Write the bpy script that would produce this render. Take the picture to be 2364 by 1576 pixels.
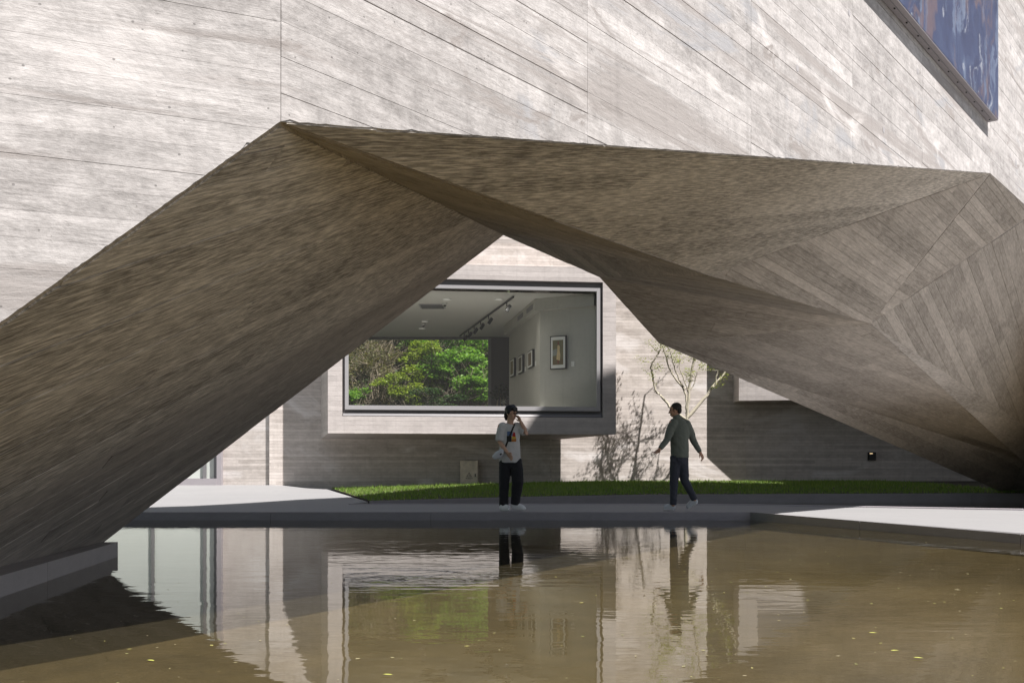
import bpy, bmesh, math, random
import numpy as np
from mathutils import Vector, Matrix
from mathutils.bvhtree import BVHTree

random.seed(7); RNG = np.random.default_rng(7)
for o in list(bpy.data.objects): bpy.data.objects.remove(o)
SC = bpy.context.scene; COL = SC.collection
V = Vector

# ---------------------------------------------------------------- camera, sky, sun, exposure
HC = 0.80                                    # camera height over the water (z = 0 is the water)
cam = bpy.data.cameras.new('camera'); cam_o = bpy.data.objects.new('camera', cam); COL.objects.link(cam_o)
cam.sensor_width = 36; cam.lens = 36; cam.shift_y = 0.1256; cam.clip_start = 0.05; cam.clip_end = 2000
cam_o.location = (0, 0, HC); cam_o.rotation_euler = (math.radians(90), 0, 0); SC.camera = cam_o

SUN_EL = math.radians(57); SUN_H = V((0.75, -0.661))
TO_SUN = V((SUN_H.x*math.cos(SUN_EL), SUN_H.y*math.cos(SUN_EL), math.sin(SUN_EL)))
world = bpy.data.worlds.new('World'); SC.world = world; world.use_nodes = True
wn = world.node_tree; wn.nodes.clear()
sky = wn.nodes.new('ShaderNodeTexSky'); sky.sky_type = 'NISHITA'; sky.sun_disc = False
sky.sun_elevation = SUN_EL; sky.sun_rotation = math.atan2(SUN_H.x, SUN_H.y)
sky.air_density = 0.7; sky.dust_density = 0.25
bg = wn.nodes.new('ShaderNodeBackground'); bg.inputs['Strength'].default_value = 0.065
wo = wn.nodes.new('ShaderNodeOutputWorld')
hs = wn.nodes.new('ShaderNodeHueSaturation'); hs.inputs['Saturation'].default_value = 0.5      # sky blue muted to keep the shade neutral
wn.links.new(sky.outputs[0], hs.inputs['Color']); wn.links.new(hs.outputs[0], bg.inputs[0]); wn.links.new(bg.outputs[0], wo.inputs[0])
sun = bpy.data.lights.new('sun', 'SUN'); sun.energy = 5.0; sun.angle = math.radians(0.53); sun.color = (1.0, 0.955, 0.92)
sun_o = bpy.data.objects.new('sun', sun); COL.objects.link(sun_o)
sun_o.rotation_euler = TO_SUN.to_track_quat('Z', 'Y').to_euler(); sun_o.location = (20, -20, 40)
vs = SC.view_settings; vs.view_transform = 'Standard'; vs.look = 'None'; vs.gamma = 1.0; vs.use_curve_mapping = False
vs.exposure = 0.80
SC.render.engine = 'CYCLES'
SC.cycles.max_bounces = 8; SC.cycles.diffuse_bounces = 4; SC.cycles.glossy_bounces = 3
SC.cycles.transparent_max_bounces = 12; SC.cycles.transmission_bounces = 4
SC.cycles.caustics_reflective = False; SC.cycles.caustics_refractive = False
SC.cycles.use_denoising = True
SC.cycles.sample_clamp_indirect = 6

# ---------------------------------------------------------------- helpers
F = 2364.0; CX = 1182.0; HY = 1085.0         # the photograph's focal length and horizon, in its pixels
def at(x, y, d): return V(((x-CX)/F*d, d, HC+(HY-y)/F*d))
def plane_d(x, p, dr):                       # depth where image column x meets the vertical plane through p along dr
    u = (x-CX)/F
    return (p[0]*dr[1]-p[1]*dr[0])/(u*dr[1]-dr[0])
def on(x, y, p, dr): return at(x, y, plane_d(x, p, dr))

def tag(o, label=None, cat=None, group=None, kind=None):
    if label: o['label'] = label
    if cat: o['category'] = cat
    if group: o['group'] = group
    if kind: o['kind'] = kind
    return o
def empty(name, loc, label=None, cat=None, group=None, rz=0):
    o = bpy.data.objects.new(name, None); COL.objects.link(o); o.location = loc; o.rotation_euler[2] = rz
    o.empty_display_size = .2
    return tag(o, label, cat, group)
def wloc(o):
    l = V((0, 0, 0))
    while o: l += o.location; o = o.parent
    return l
def link(name, me, mat, parent=None, smooth=False, world=True):
    o = bpy.data.objects.new(name, me); COL.objects.link(o)
    if mat: me.materials.append(mat)
    if parent:
        o.parent = parent
        if world: me.transform(Matrix.Translation(-wloc(parent)))
    if smooth: me.polygons.foreach_set('use_smooth', [True]*len(me.polygons))
    return o
def mesh(name, verts, faces, mat, parent=None, smooth=False, uv=True):
    me = bpy.data.meshes.new(name); me.from_pydata([tuple(v) for v in verts], [], faces); me.update()
    if uv: auto_uv(me)
    return link(name, me, mat, parent, smooth)
def auto_uv(me, d=None):                     # metric UVs: u along the horizontal of each face (or d), v up it
    l = me.uv_layers.new(name='UVMap')
    for p in me.polygons:
        n = p.normal
        e1 = d if d is not None else V((-n.y, n.x, 0))
        if e1.length < .05: e1 = V((1, 0, 0))
        e1 = (e1-n*e1.dot(n)).normalized(); e2 = n.cross(e1)
        for li in p.loop_indices:
            c = me.vertices[me.loops[li].vertex_index].co
            l.data[li].uv = (c.dot(e1), c.dot(e2))
def np_mesh(name, verts, faces, mat, parent=None, smooth=False):
    n = faces.shape[1]; me = bpy.data.meshes.new(name)
    me.vertices.add(len(verts)); me.vertices.foreach_set('co', np.asarray(verts, np.float32).ravel())
    me.loops.add(faces.size); me.loops.foreach_set('vertex_index', faces.astype(np.int32).ravel())
    me.polygons.add(len(faces)); me.polygons.foreach_set('loop_start', np.arange(0, faces.size, n, dtype=np.int32))
    me.update(calc_edges=True)
    return link(name, me, mat, parent, smooth)
BOXF = [(0,3,2,1),(4,5,6,7),(0,1,5,4),(1,2,6,5),(2,3,7,6),(3,0,4,7)]
def box(name, lo, hi, mat, parent=None, bev=0):
    x0,y0,z0 = lo; x1,y1,z1 = hi
    v = [(x0,y0,z0),(x1,y0,z0),(x1,y1,z0),(x0,y1,z0),(x0,y0,z1),(x1,y0,z1),(x1,y1,z1),(x0,y1,z1)]
    return hexa(name, v, mat, parent, bev)
def hexa(name, v, mat, parent=None, bev=0):  # 8 corners: bottom ring, then top ring
    bm = bmesh.new(); vs_ = [bm.verts.new(tuple(p)) for p in v]
    for f in BOXF: bm.faces.new([vs_[i] for i in f])
    bmesh.ops.recalc_face_normals(bm, faces=bm.faces)
    if bev: bmesh.ops.bevel(bm, geom=bm.edges[:], offset=bev, segments=2, affect='EDGES', profile=.5)
    me = bpy.data.meshes.new(name); bm.to_mesh(me); bm.free(); auto_uv(me)
    return link(name, me, mat, parent)
def obox(name, c, ax, ay, az, sx, sy, sz, mat, parent=None, bev=0):   # oriented box
    ax, ay, az = V(ax).normalized()*sx/2, V(ay).normalized()*sy/2, V(az).normalized()*sz/2; c = V(c)
    return hexa(name, [c-ax-ay-az, c+ax-ay-az, c+ax+ay-az, c-ax+ay-az, c-ax-ay+az, c+ax-ay+az, c+ax+ay+az, c-ax+ay+az], mat, parent, bev)
def prism(name, ring, z0, z1, mat, parent=None):   # vertical prism over a plan polygon; z1 may be a list
    n = len(ring); zt = z1 if isinstance(z1, (list, tuple)) else [z1]*n
    v = [V((p[0], p[1], z0)) for p in ring]+[V((p[0], p[1], z)) for p, z in zip(ring, zt)]
    f = [tuple(range(n))[::-1], tuple(range(n, 2*n))]+[(i, (i+1) % n, n+(i+1) % n, n+i) for i in range(n)]
    bm = bmesh.new(); vv = [bm.verts.new(p) for p in v]
    for q in f: bm.faces.new([vv[i] for i in q])
    bmesh.ops.recalc_face_normals(bm, faces=bm.faces)
    me = bpy.data.meshes.new(name); bm.to_mesh(me); bm.free(); auto_uv(me)
    return link(name, me, mat, parent)

# ---------------------------------------------------------------- procedural materials
def mat_new(name):
    m = bpy.data.materials.new(name); m.use_nodes = True; nt = m.node_tree; nt.nodes.clear()
    out = nt.nodes.new('ShaderNodeOutputMaterial'); b = nt.nodes.new('ShaderNodeBsdfPrincipled')
    nt.links.new(b.outputs[0], out.inputs[0]); return m, nt, b, out
class NT:
    def __init__(s, nt): s.nt = nt
    def n(s, t, **k):
        x = s.nt.nodes.new(t)
        for a, b in k.items():
            if a.startswith('i_'):
                x.inputs[a[2:].replace('_', ' ')].default_value = b
            else: setattr(x, a, b)
        return x
    def l(s, a, b): s.nt.links.new(a, b)
    def m(s, op, a, b=None, c=None, clamp=False):
        x = s.nt.nodes.new('ShaderNodeMath'); x.operation = op; x.use_clamp = clamp
        for i, q in enumerate((a, b, c)):
            if q is None: continue
            if isinstance(q, (int, float)): x.inputs[i].default_value = q
            else: s.l(q, x.inputs[i])
        return x.outputs[0]
    def mapping(s, vec, sc=(1,1,1), loc=(0,0,0), rot=(0,0,0)):
        x = s.nt.nodes.new('ShaderNodeMapping'); x.inputs['Scale'].default_value = sc
        x.inputs['Location'].default_value = loc; x.inputs['Rotation'].default_value = rot
        s.l(vec, x.inputs['Vector']); return x.outputs[0]
    def noise(s, vec, scale=1, detail=4, rough=.55, dist=0):
        x = s.nt.nodes.new('ShaderNodeTexNoise'); x.inputs['Scale'].default_value = scale
        x.inputs['Detail'].default_value = detail; x.inputs['Roughness'].default_value = rough; x.inputs['Distortion'].default_value = dist
        s.l(vec, x.inputs['Vector']); return x.outputs[0]
    def ramp(s, f, stops):
        x = s.nt.nodes.new('ShaderNodeValToRGB'); e = x.color_ramp.elements
        while len(e) < len(stops): e.new(.5)
        for q, (p, c) in zip(e, stops):
            q.position = p; q.color = (c, c, c, 1) if isinstance(c, (int, float)) else (*c, 1)
        s.l(f, x.inputs[0]); return x.outputs[0]
    def mix(s, f, a, b, mode='MIX'):
        x = s.nt.nodes.new('ShaderNodeMix'); x.data_type = 'RGBA'; x.blend_type = mode
        for q, i in ((f, 0), (a, 6), (b, 7)):
            if isinstance(q, (int, float)): x.inputs[i].default_value = q
            elif isinstance(q, tuple): x.inputs[i].default_value = (*q, 1)
            else: s.l(q, x.inputs[i])
        return x.outputs[2]
    def bump(s, h, strength, dist, b, normal=None):
        x = s.nt.nodes.new('ShaderNodeBump'); x.inputs['Strength'].default_value = strength; x.inputs['Distance'].default_value = dist
        s.l(h, x.inputs['Height'])
        if normal: s.l(normal, x.inputs['Normal'])
        if b: s.l(x.outputs[0], b.inputs['Normal'])
        return x.outputs[0]

def concrete(name, light, dark, board=None, stretch=(.5, 9), grain=.35, patch=None, tone=.16, pits=.5, panel=3.0, lines=.7,
             bump=.35, rain=0, rough=.88, blot=.9, mott=.35, streak=0):
    m, nt, b, out = mat_new(name); g = NT(nt)
    uv = g.n('ShaderNodeUVMap').outputs[0]; oi = g.n('ShaderNodeObjectInfo').outputs['Random']
    sep = g.n('ShaderNodeSeparateXYZ'); g.l(uv, sep.inputs[0]); U, W = sep.outputs[0], sep.outputs[1]
    off = g.n('ShaderNodeCombineXYZ'); g.l(g.m('MULTIPLY', oi, 37.0), off.inputs[0]); g.l(g.m('MULTIPLY', oi, 91.0), off.inputs[1])
    va = g.n('ShaderNodeVectorMath', operation='ADD'); g.l(uv, va.inputs[0]); g.l(off.outputs[0], va.inputs[1]); vv = va.outputs[0]
    h = None
    base_rand = oi
    if board:
        wob = g.m('MULTIPLY', g.m('SUBTRACT', g.noise(g.mapping(uv, (.35, .35, 1)), 1, 2), .5), board*.25)
        vb = g.m('DIVIDE', g.m('ADD', W, wob), board); k = g.m('FLOOR', vb); fr = g.m('SUBTRACT', vb, k)
        w1 = g.n('ShaderNodeTexWhiteNoise', noise_dimensions='1D'); g.l(k, w1.inputs['W'])
        up = g.m('ADD', g.m('DIVIDE', U, panel), g.m('MULTIPLY', w1.outputs[0], 7.0)); ku = g.m('FLOOR', up); fu = g.m('SUBTRACT', up, ku)
        cb = g.n('ShaderNodeCombineXYZ'); g.l(k, cb.inputs[0]); g.l(ku, cb.inputs[1])
        w2 = g.n('ShaderNodeTexWhiteNoise', noise_dimensions='2D'); g.l(cb.outputs[0], w2.inputs['Vector']); base_rand = w2.outputs[0]
        edge = g.m('MINIMUM', fr, g.m('SUBTRACT', 1, fr))
        thr = g.m('MULTIPLY', g.m('POWER', g.noise(g.mapping(uv, (.6, 3, 1)), 1.0, 3), 2.0), .22)
        ln = g.m('LESS_THAN', edge, thr); lnu = g.m('LESS_THAN', fu, .006/panel*1.6)
        line = g.m('MAXIMUM', ln, lnu)
    gr = g.noise(g.mapping(vv, (stretch[0], stretch[1], 1)), 6, 6, .65)
    gr2 = g.noise(g.mapping(uv, (1.3, 2.2, 1)), 1.6, 6, .62, .6)
    big = g.noise(g.mapping(uv, (.7, 1.0, 1)), .55, 4, .6, .4)
    t = g.m('ADD', g.m('MULTIPLY', g.m('SUBTRACT', gr, .5), grain*2), g.m('MULTIPLY', g.m('SUBTRACT', gr2, .5), blot))
    t = g.m('ADD', t, g.m('MULTIPLY', g.m('SUBTRACT', big, .5), .7))
    t = g.m('ADD', t, g.m('MULTIPLY', g.m('SUBTRACT', base_rand, .5), tone*2))
    mt = g.noise(g.mapping(uv, (1, 1.5, 1)), 6.5, 8, .72, .3)
    t = g.m('ADD', t, g.m('MULTIPLY', g.m('SUBTRACT', mt, .5), mott*2))
    t = g.m('ADD', t, g.m('MULTIPLY', g.m('SUBTRACT', g.noise(uv, 38, 3, .6), .5), mott*.9))
    if streak:
        st = g.noise(g.mapping(vv, (.95, 11.5, 1)), 6, 4, .62, .1)
        t = g.m('ADD', t, g.m('MULTIPLY', g.m('SUBTRACT', g.ramp(st, [(.43, 0.0), (.62, 1.0)]), .42), streak))
    t = g.m('ADD', t, .5, clamp=True)
    col = g.mix(t, dark, light)
    if patch:                               # smeared cement repairs and lime bloom
        for i, (pc, lo, hi, sx, sy, sd) in enumerate(patch):
            pn = g.noise(g.mapping(uv, (sx, sy, 1), (sd, sd*1.7, 0)), 1.0, 7, .62, .8)
            col = g.mix(g.ramp(pn, [(lo, 0.0), (hi, 1.0)]), col, pc)
    if rain:
        rn = g.noise(g.mapping(uv, (7, .35, 1)), 1.0, 4, .6)
        col = g.mix(g.m('MULTIPLY', g.ramp(rn, [(.52, 0.0), (.72, 1.0)]), rain), col, tuple(c*.45 for c in dark))
    if pits:
        pv = g.n('ShaderNodeTexVoronoi', feature='F1'); g.l(g.mapping(vv, (5.5, 7, 1)), pv.inputs['Vector']); pv.inputs['Scale'].default_value = 2.2
        pm = g.m('LESS_THAN', pv.outputs['Distance'], .07)
        col = g.mix(g.m('MULTIPLY', pm, pits), col, tuple(c*.35 for c in dark))
    hgt = g.m('ADD', g.m('ADD', g.m('MULTIPLY', st if streak else gr, .6), g.m('MULTIPLY', gr2, .8)), g.m('MULTIPLY', mt, .5))
    if board:
        col = g.mix(g.m('MULTIPLY', line, lines), col, tuple(c*.25 for c in dark))
        hgt = g.m('SUBTRACT', g.m('ADD', hgt, g.m('MULTIPLY', base_rand, .35)), g.m('MULTIPLY', line, .8))
    g.l(col, b.inputs['Base Color']); b.inputs['Roughness'].default_value = rough
    b.inputs['Specular IOR Level'].default_value = .25
    g.bump(hgt, bump, .02, b)
    return m
def plain(name, col, rough=.6, metal=0, var=.12, scale=6, bump=0, spec=.4):
    m, nt, b, out = mat_new(name); g = NT(nt)
    co = g.n('ShaderNodeTexCoord').outputs['Object']
    n = g.noise(co, scale, 5, .6); f = g.m('MULTIPLY_ADD', g.m('SUBTRACT', n, .5), var*4, .5, clamp=True)
    g.l(g.mix(f, tuple(c*(1-var) for c in col), tuple(min(1, c*(1+var)) for c in col)), b.inputs['Base Color'])
    b.inputs['Roughness'].default_value = rough; b.inputs['Metallic'].default_value = metal; b.inputs['Specular IOR Level'].default_value = spec
    if bump: g.bump(n, bump, .01, b)
    return m
def cloth(name, col, var=.15, scale=9, fold=.5):
    m, nt, b, out = mat_new(name); g = NT(nt)
    co = g.n('ShaderNodeTexCoord').outputs['Object']
    n = g.noise(g.mapping(co, (1, 1, .55)), scale, 3, .5, .5); f = g.m('MULTIPLY_ADD', g.m('SUBTRACT', n, .5), var*3, .5, clamp=True)
    g.l(g.mix(f, tuple(c*(1-var) for c in col), tuple(min(1, c*(1+var)) for c in col)), b.inputs['Base Color'])
    b.inputs['Roughness'].default_value = .85; b.inputs['Specular IOR Level'].default_value = .2
    b.inputs['Sheen Weight'].default_value = .15
    g.bump(n, fold, .03, b); return m
def leafmat(name, cols, trans=.35, rough=.45):
    m, nt, b, out = mat_new(name); g = NT(nt)
    geo = g.n('ShaderNodeNewGeometry').outputs['Random Per Island']
    st = [(i/(len(cols)-1), c) for i, c in enumerate(cols)]
    c = g.ramp(geo, st); g.l(c, b.inputs['Base Color']); b.inputs['Roughness'].default_value = rough; b.inputs['Specular IOR Level'].default_value = .35
    tr = g.n('ShaderNodeBsdfTranslucent'); g.l(g.mix(1.0, c, (1.0, 1.0, .45), 'MULTIPLY'), tr.inputs[0])
    mx = g.n('ShaderNodeMixShader'); mx.inputs[0].default_value = trans; g.l(b.outputs[0], mx.inputs[1]); g.l(tr.outputs[0], mx.inputs[2])
    g.l(mx.outputs[0], out.inputs[0]); return m
def sheet_glass(name, tint=(.93, .95, .94), ior=1.45, rough=0.0, haze=0):
    m = bpy.data.materials.new(name); m.use_nodes = True; nt = m.node_tree; nt.nodes.clear(); g = NT(nt)
    out = g.n('ShaderNodeOutputMaterial'); t = g.n('ShaderNodeBsdfTransparent'); t.inputs[0].default_value = (*tint, 1)
    gl = g.n('ShaderNodeBsdfGlossy'); gl.inputs['Roughness'].default_value = rough
    fr = g.n('ShaderNodeFresnel')            # same reflectance from both faces of the thin sheet
    bf_ = g.n('ShaderNodeNewGeometry').outputs['Backfacing']; g.l(g.m('MULTIPLY_ADD', bf_, 1/ior-ior, ior), fr.inputs[0])
    mx = g.n('ShaderNodeMixShader'); g.l(fr.outputs[0], mx.inputs[0]); g.l(t.outputs[0], mx.inputs[1]); g.l(gl.outputs[0], mx.inputs[2])
    if haze:
        df = g.n('ShaderNodeBsdfDiffuse'); df.inputs[0].default_value = (.7, .7, .68, 1)
        m2 = g.n('ShaderNodeMixShader'); m2.inputs[0].default_value = haze; g.l(mx.outputs[0], m2.inputs[1]); g.l(df.outputs[0], m2.inputs[2]); mx = m2
    g.l(mx.outputs[0], out.inputs[0]); return m

M = {}
LIGHTC, DARKC = (.595, .567, .548), (.25, .235, .226)
M['wall'] = concrete('sunlit_board_concrete', LIGHTC, DARKC, stretch=(.35, 2.6), grain=.36, tone=.15, pits=.6, bump=.55, blot=.85, rain=.18, mott=.66,
                     patch=[((.35, .345, .35), .585, .64, .6, 1.3, 8.4), ((.33, .305, .29), .54, .60, .2, 3.4, 5.7), ((.58, .55, .53), .60, .70, .8, 2.0, 1.7), ((.30, .275, .26), .62, .66, 1.3, 2.6, 12.3)])
M['wall_plain'] = concrete('upper_board_concrete', LIGHTC, DARKC, board=.14, stretch=(.45, 7), grain=.22, tone=.12, pits=.3, bump=.25)
M['plug'] = plain('cement_plug', (.36, .345, .35), .9, 0, .15, 20)
M['groove'] = concrete('joint_concrete', (.16, .14, .13), (.10, .09, .08), pits=0, bump=.2)
M['soffit'] = concrete('soffit_board_concrete', (.64, .575, .505), (.22, .195, .168), stretch=(.3, 7), grain=.35, tone=.14, pits=.25, bump=.4, blot=.55, mott=.3, streak=.4)
M['soffit_rough'] = concrete('rough_soffit_concrete', (.78, .712, .625), (.22, .198, .168), stretch=(.3, 5), grain=.28, tone=.17, pits=.25, bump=.45, blot=.6, mott=.25, streak=.74)
M['soffit_boards'] = concrete('plank_marked_soffit_concrete', (.64, .565, .485), (.22, .192, .16), stretch=(.35, 6), grain=.4, tone=.17, pits=.3, bump=.5, blot=.6, mott=.35, streak=.25)
M['facade'] = concrete('facade_board_concrete', (.73, .67, .63), (.37, .33, .30), board=.105, stretch=(.4, 8), grain=.34, tone=.2, pits=.3, panel=7.0,
                       lines=.22, bump=.3, rain=.12, patch=[((.72, .68, .66), .54, .66, .35, .8, 5.0), ((.42, .385, .36), .58, .68, .18, 2.6, 2.0)])
M['box'] = concrete('window_box_concrete', (.66, .61, .585), (.42, .385, .37), board=.16, stretch=(.4, 8), grain=.3, tone=.16, pits=.25, panel=14.0, lines=.10, rain=.14)
M['paving'] = concrete('honed_paving', (.325, .322, .325), (.25, .248, .25), stretch=(1.2, 6), grain=.25, tone=.03, pits=.05, bump=.06, rough=.7, blot=.3)
M['kerb'] = concrete('kerb_stone', (.33, .31, .325), (.24, .225, .235), stretch=(1, 3), grain=.25, tone=.08, pits=.1, bump=.1, rough=.6)
M['plinth'] = concrete('pale_plinth_stone', (.48, .44, .42), (.36, .33, .315), stretch=(1, 3), grain=.25, tone=.08, pits=.1, bump=.1, rough=.6)
M['coping'] = concrete('coping_stone', (.36, .335, .355), (.30, .28, .295), stretch=(1, 3), grain=.2, tone=.05, pits=.1, bump=.08, rough=.6)
M['frame'] = plain('grey_aluminium', (.46, .45, .46), .38, .3, .05, 3)
M['lining'] = plain('grey_window_lining', (.20, .195, .20), .45, .2, .06, 3)
M['black'] = plain('black_metal', (.015, .015, .016), .45, .2)
M['white'] = plain('white_plaster', (.78, .77, .74), .7, 0, .03, 2)
M['gallery'] = concrete('gallery_wall_concrete', (.54, .52, .47), (.42, .405, .365), stretch=(2, 2), grain=.15, tone=.05, pits=.25, bump=.05, blot=.5, rain=.15)
M['ceiling'] = plain('gallery_ceiling', (.80, .78, .73), .75, 0, .03, 1)
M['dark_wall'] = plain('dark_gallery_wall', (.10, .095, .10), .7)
M['floor'] = plain('gallery_floor', (.62, .60, .56), .4)
M['glass'] = sheet_glass('window_glass', haze=.025)
M['glass_back'] = sheet_glass('rear_window_glass')
M['soil'] = plain('soil', (.05, .042, .028), .95, 0, .35, 2)
M['bark'] = plain('pale_bark', (.46, .42, .33), .8, 0, .3, 14, .4)
M['twig'] = plain('dark_twig', (.16, .13, .10), .85, 0, .25, 8)
M['pale_twig'] = plain('pale_twig', (.36, .29, .22), .85, 0, .25, 8)
M['steel'] = plain('weathered_steel', (.62, .55, .46), .55, .15, .35, 5)
M['ink'] = plain('black_ink', (.02, .018, .016), .7)
M['red_ink'] = plain('red_ink', (.55, .05, .04), .6)

# pool bed and water
m, nt, b, out = mat_new('pond_mud'); g = NT(nt); co = g.n('ShaderNodeTexCoord').outputs['Object']
n1 = g.noise(g.mapping(co, (1, .7, 1)), .55, 6, .6, .5); n2 = g.noise(co, 5, 6, .6)
c = g.ramp(g.m('ADD', g.m('MULTIPLY', n1, .7), g.m('MULTIPLY', n2, .3)), [(.34, (.050, .041, .020)), (.50, (.105, .087, .046)), (.66, (.172, .146, .086))])
fl = g.n('ShaderNodeTexVoronoi'); g.l(g.mapping(co, (2.0, 2.0, 1)), fl.inputs['Vector']); fl.inputs['Scale'].default_value = 3.2
c = g.mix(g.m('MULTIPLY', g.m('LESS_THAN', fl.outputs['Distance'], .05), .55), c, (.42, .38, .28))
g.l(c, b.inputs['Base Color']); b.inputs['Roughness'].default_value = .9; M['mud'] = m
m = bpy.data.materials.new('pond_water'); m.use_nodes = True; nt = m.node_tree; nt.nodes.clear(); g = NT(nt)
out = g.n('ShaderNodeOutputMaterial'); co = g.n('ShaderNodeTexCoord').outputs['Object']
tp = g.n('ShaderNodeBsdfTransparent'); tp.inputs[0].default_value = (.88, .82, .68, 1)
gl = g.n('ShaderNodeBsdfGlossy'); gl.inputs['Roughness'].default_value = .015; gl.inputs[0].default_value = (.95, .95, .93, 1)
fr = g.n('ShaderNodeFresnel'); fr.inputs[0].default_value = 1.34
w1 = g.noise(g.mapping(co, (1.0, 1.5, 1)), 2.6, 3, .5, .3); w2 = g.noise(g.mapping(co, (.35, 2.2, 1)), 3.2, 2, .5)
band = g.ramp(g.noise(g.mapping(co, (.10, .55, 1)), 1.0, 2), [(.45, .15), (.62, 1.0)])
hh = g.m('ADD', g.m('MULTIPLY', w1, .8), g.m('MULTIPLY', w2, band))
nb = g.bump(hh, .20, .010, None)
g.l(nb, gl.inputs['Normal']); g.l(nb, fr.inputs['Normal'])
mx = g.n('ShaderNodeMixShader'); g.l(fr.outputs[0], mx.inputs[0]); g.l(tp.outputs[0], mx.inputs[1]); g.l(gl.outputs[0], mx.inputs[2])
df = g.n('ShaderNodeBsdfDiffuse'); df.inputs[0].default_value = (.122, .102, .056, 1)   # silt held in the water
m3 = g.n('ShaderNodeMixShader'); m3.inputs[0].default_value = .22; g.l(tp.outputs[0], m3.inputs[1]); g.l(df.outputs[0], m3.inputs[2]); g.l(m3.outputs[0], mx.inputs[1])
g.l(mx.outputs[0], out.inputs[0]); M['water'] = m

# ---------------------------------------------------------------- key planes of the two buildings (plan, metres)
A2 = V((-.95, 4.2)); DR = V((.605, .797)); DL = V((.91, .413))      # fold of the street front and its two wall directions
F2 = V((-3.83, 9.55)); DB = V((.699, .715))                         # rear wall of the arch building
FA = V((0, 35.7)); FD = V((.993, .117))                             # gallery facade
FB = V((0, 33.88))                                                   # front of its window box

# ---------------------------------------------------------------- ground, pool, walkway, plaza, lawn
G = box('ground', (-500, -300, -1.2), (500, 700, -.40), M['paving']); tag(G, kind='structure')
bed = mesh('pond_bed', [(-14, -7, -.13), (18, -7, -.13), (18, 27, -.13), (-14, 27, -.13)], [(0, 1, 2, 3)], M['mud']); tag(bed, kind='structure')
wat = mesh('water', [(-14, -7, 0), (18, -7, 0), (18, 26.4, 0), (-14, 26.4, 0)], [(0, 1, 2, 3)], M['water']); tag(wat, kind='structure')
PZ = .126
terr = prism('terrace', [(-60, -60), (60, -60), (60, -7), (-60, -7)], -.4, PZ, M['paving']); tag(terr, kind='structure')

KH = .022
def kerb_run(parent, pts, z, n_each, closed=False, w=.16, z0=-.3, inset=1):
    # kerb stones standing along the edge, slightly proud of the slab
    for (p, q), n in zip(zip(pts[:-1], pts[1:]), n_each):
        p, q = V(p), V(q); d = (q-p).normalized(); nn = V((-d.y, d.x))*inset; L = (q-p).length/n
        for i in range(n):
            a = p+d*(L*i+.004); c = p+d*(L*(i+1)-.004)
            ring = [a-nn*.012, c-nn*.012, c+nn*w, a+nn*w]
            prism('kerb_stone', [(r.x, r.y) for r in ring], z0, z+.004, M['kerb'], parent)
walk = prism('walkway', [(-9, 16.42), (3.83, 16.42), (5.57, 11.2), (7.6, 5.2), (18, 3.0), (18, 13.4), (8.85, 17.7), (4.4, 20.2), (-3.3, 20.4), (-9, 20.4)], -.35,
             [PZ, PZ, .098, .098, .098, PZ-.01, PZ-.01, PZ, PZ, PZ], M['paving']); tag(walk, kind='structure')
kerb_run(walk, [(-9, 16.42), (3.83, 16.42)], PZ, [5])
for i in range(4):                                                   # the edge that comes towards the camera dips a little
    p, q = V((3.83, 16.42)), V((5.57, 11.2)); e = V((7.6, 5.2))
    a, c = (p.lerp(q, i/2), p.lerp(q, (i+1)/2)) if i < 2 else (q.lerp(e, (i-2)/2), q.lerp(e, (i-1)/2))
    d = (c-a).normalized(); nn = V((-d.y, d.x)); a = a+d*.004; c = c-d*.004
    zz = [PZ, .112, .098, .098, .098]
    ring = [a-nn*.012, c-nn*.012, c+nn*.05, a+nn*.05]
    prism('kerb_stone', [(r.x, r.y) for r in ring], -.3, [zz[i]+.004, zz[i+1]+.004, zz[i+1]+.004, zz[i]+.004], M['kerb'], walk)
cop = [(-3.2, 20.4), (.6, 20.32), (4.4, 20.2), (6.6, 18.97), (8.85, 17.7), (13, 15.75)]
for p, q in zip(cop[:-1], cop[1:]):
    p, q = V(p), V(q); d = (q-p).normalized(); nn = V((d.y, -d.x))
    prism('coping_stone', [tuple(p+d*.004), tuple(q-d*.004), tuple(q-d*.004+nn*.30), tuple(p+d*.004+nn*.30)], 0, PZ+.012, M['coping'], walk)
# plaza on the far left, rising gently to the gallery
pl = [(-45, 20.0, PZ), (-9, 20.4, PZ), (-3.3, 20.4, PZ), (-3.05, 21.7, .13), (-6.2, 34.2, .17), (-6.9, 34.95, .16), (-8.0, 34.9, .30), (-9.8, 38.5, .34), (-45, 44, .40)]
v = [V(p) for p in pl]; vb = [V((p[0], p[1], -.35)) for p in pl]; n = len(pl)
plaza = mesh('plaza', v+vb+[V((-9, 26, .18)), V((-20, 30, .22))],
             [(0, 1, 2*n+1), (1, 2, 3, 2*n), (3, 4, 2*n), (4, 5, 6, 2*n), (6, 7, 2*n), (7, 8, 2*n+1), (7, 2*n+1, 2*n), (1, 2*n, 2*n+1), (8, 0, 2*n+1)]+[(i, (i+1) % n, n+(i+1) % n, n+i) for i in range(n)], M['paving'])
tag(plaza, kind='structure')
# plinth in the water under the left leg
kl = [V((-2.35, .2)), V((-2.60, 2.0)), V((-3.02, 5.0)), V((-3.36, 7.4)), V((-3.66, 9.50))]
plinth = prism('plinth', [(-9, .2)]+[tuple(p-V((.03, 0))) for p in kl]+[(-4.4, 9.45), (-9, 9.2)], -.35, .128, M['plinth']); tag(plinth, kind='structure')
for p, q in zip(kl[:-1], kl[1:]):
    d = (q-p).normalized(); nn = V((-d.y, d.x)); a, c = p+d*.003, q-d*.003
    prism('kerb_stone', [tuple(a-nn*.004), tuple(c-nn*.004), tuple(c+nn*.13), tuple(a+nn*.13)], -.3, .136, M['plinth'], plinth)
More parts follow.
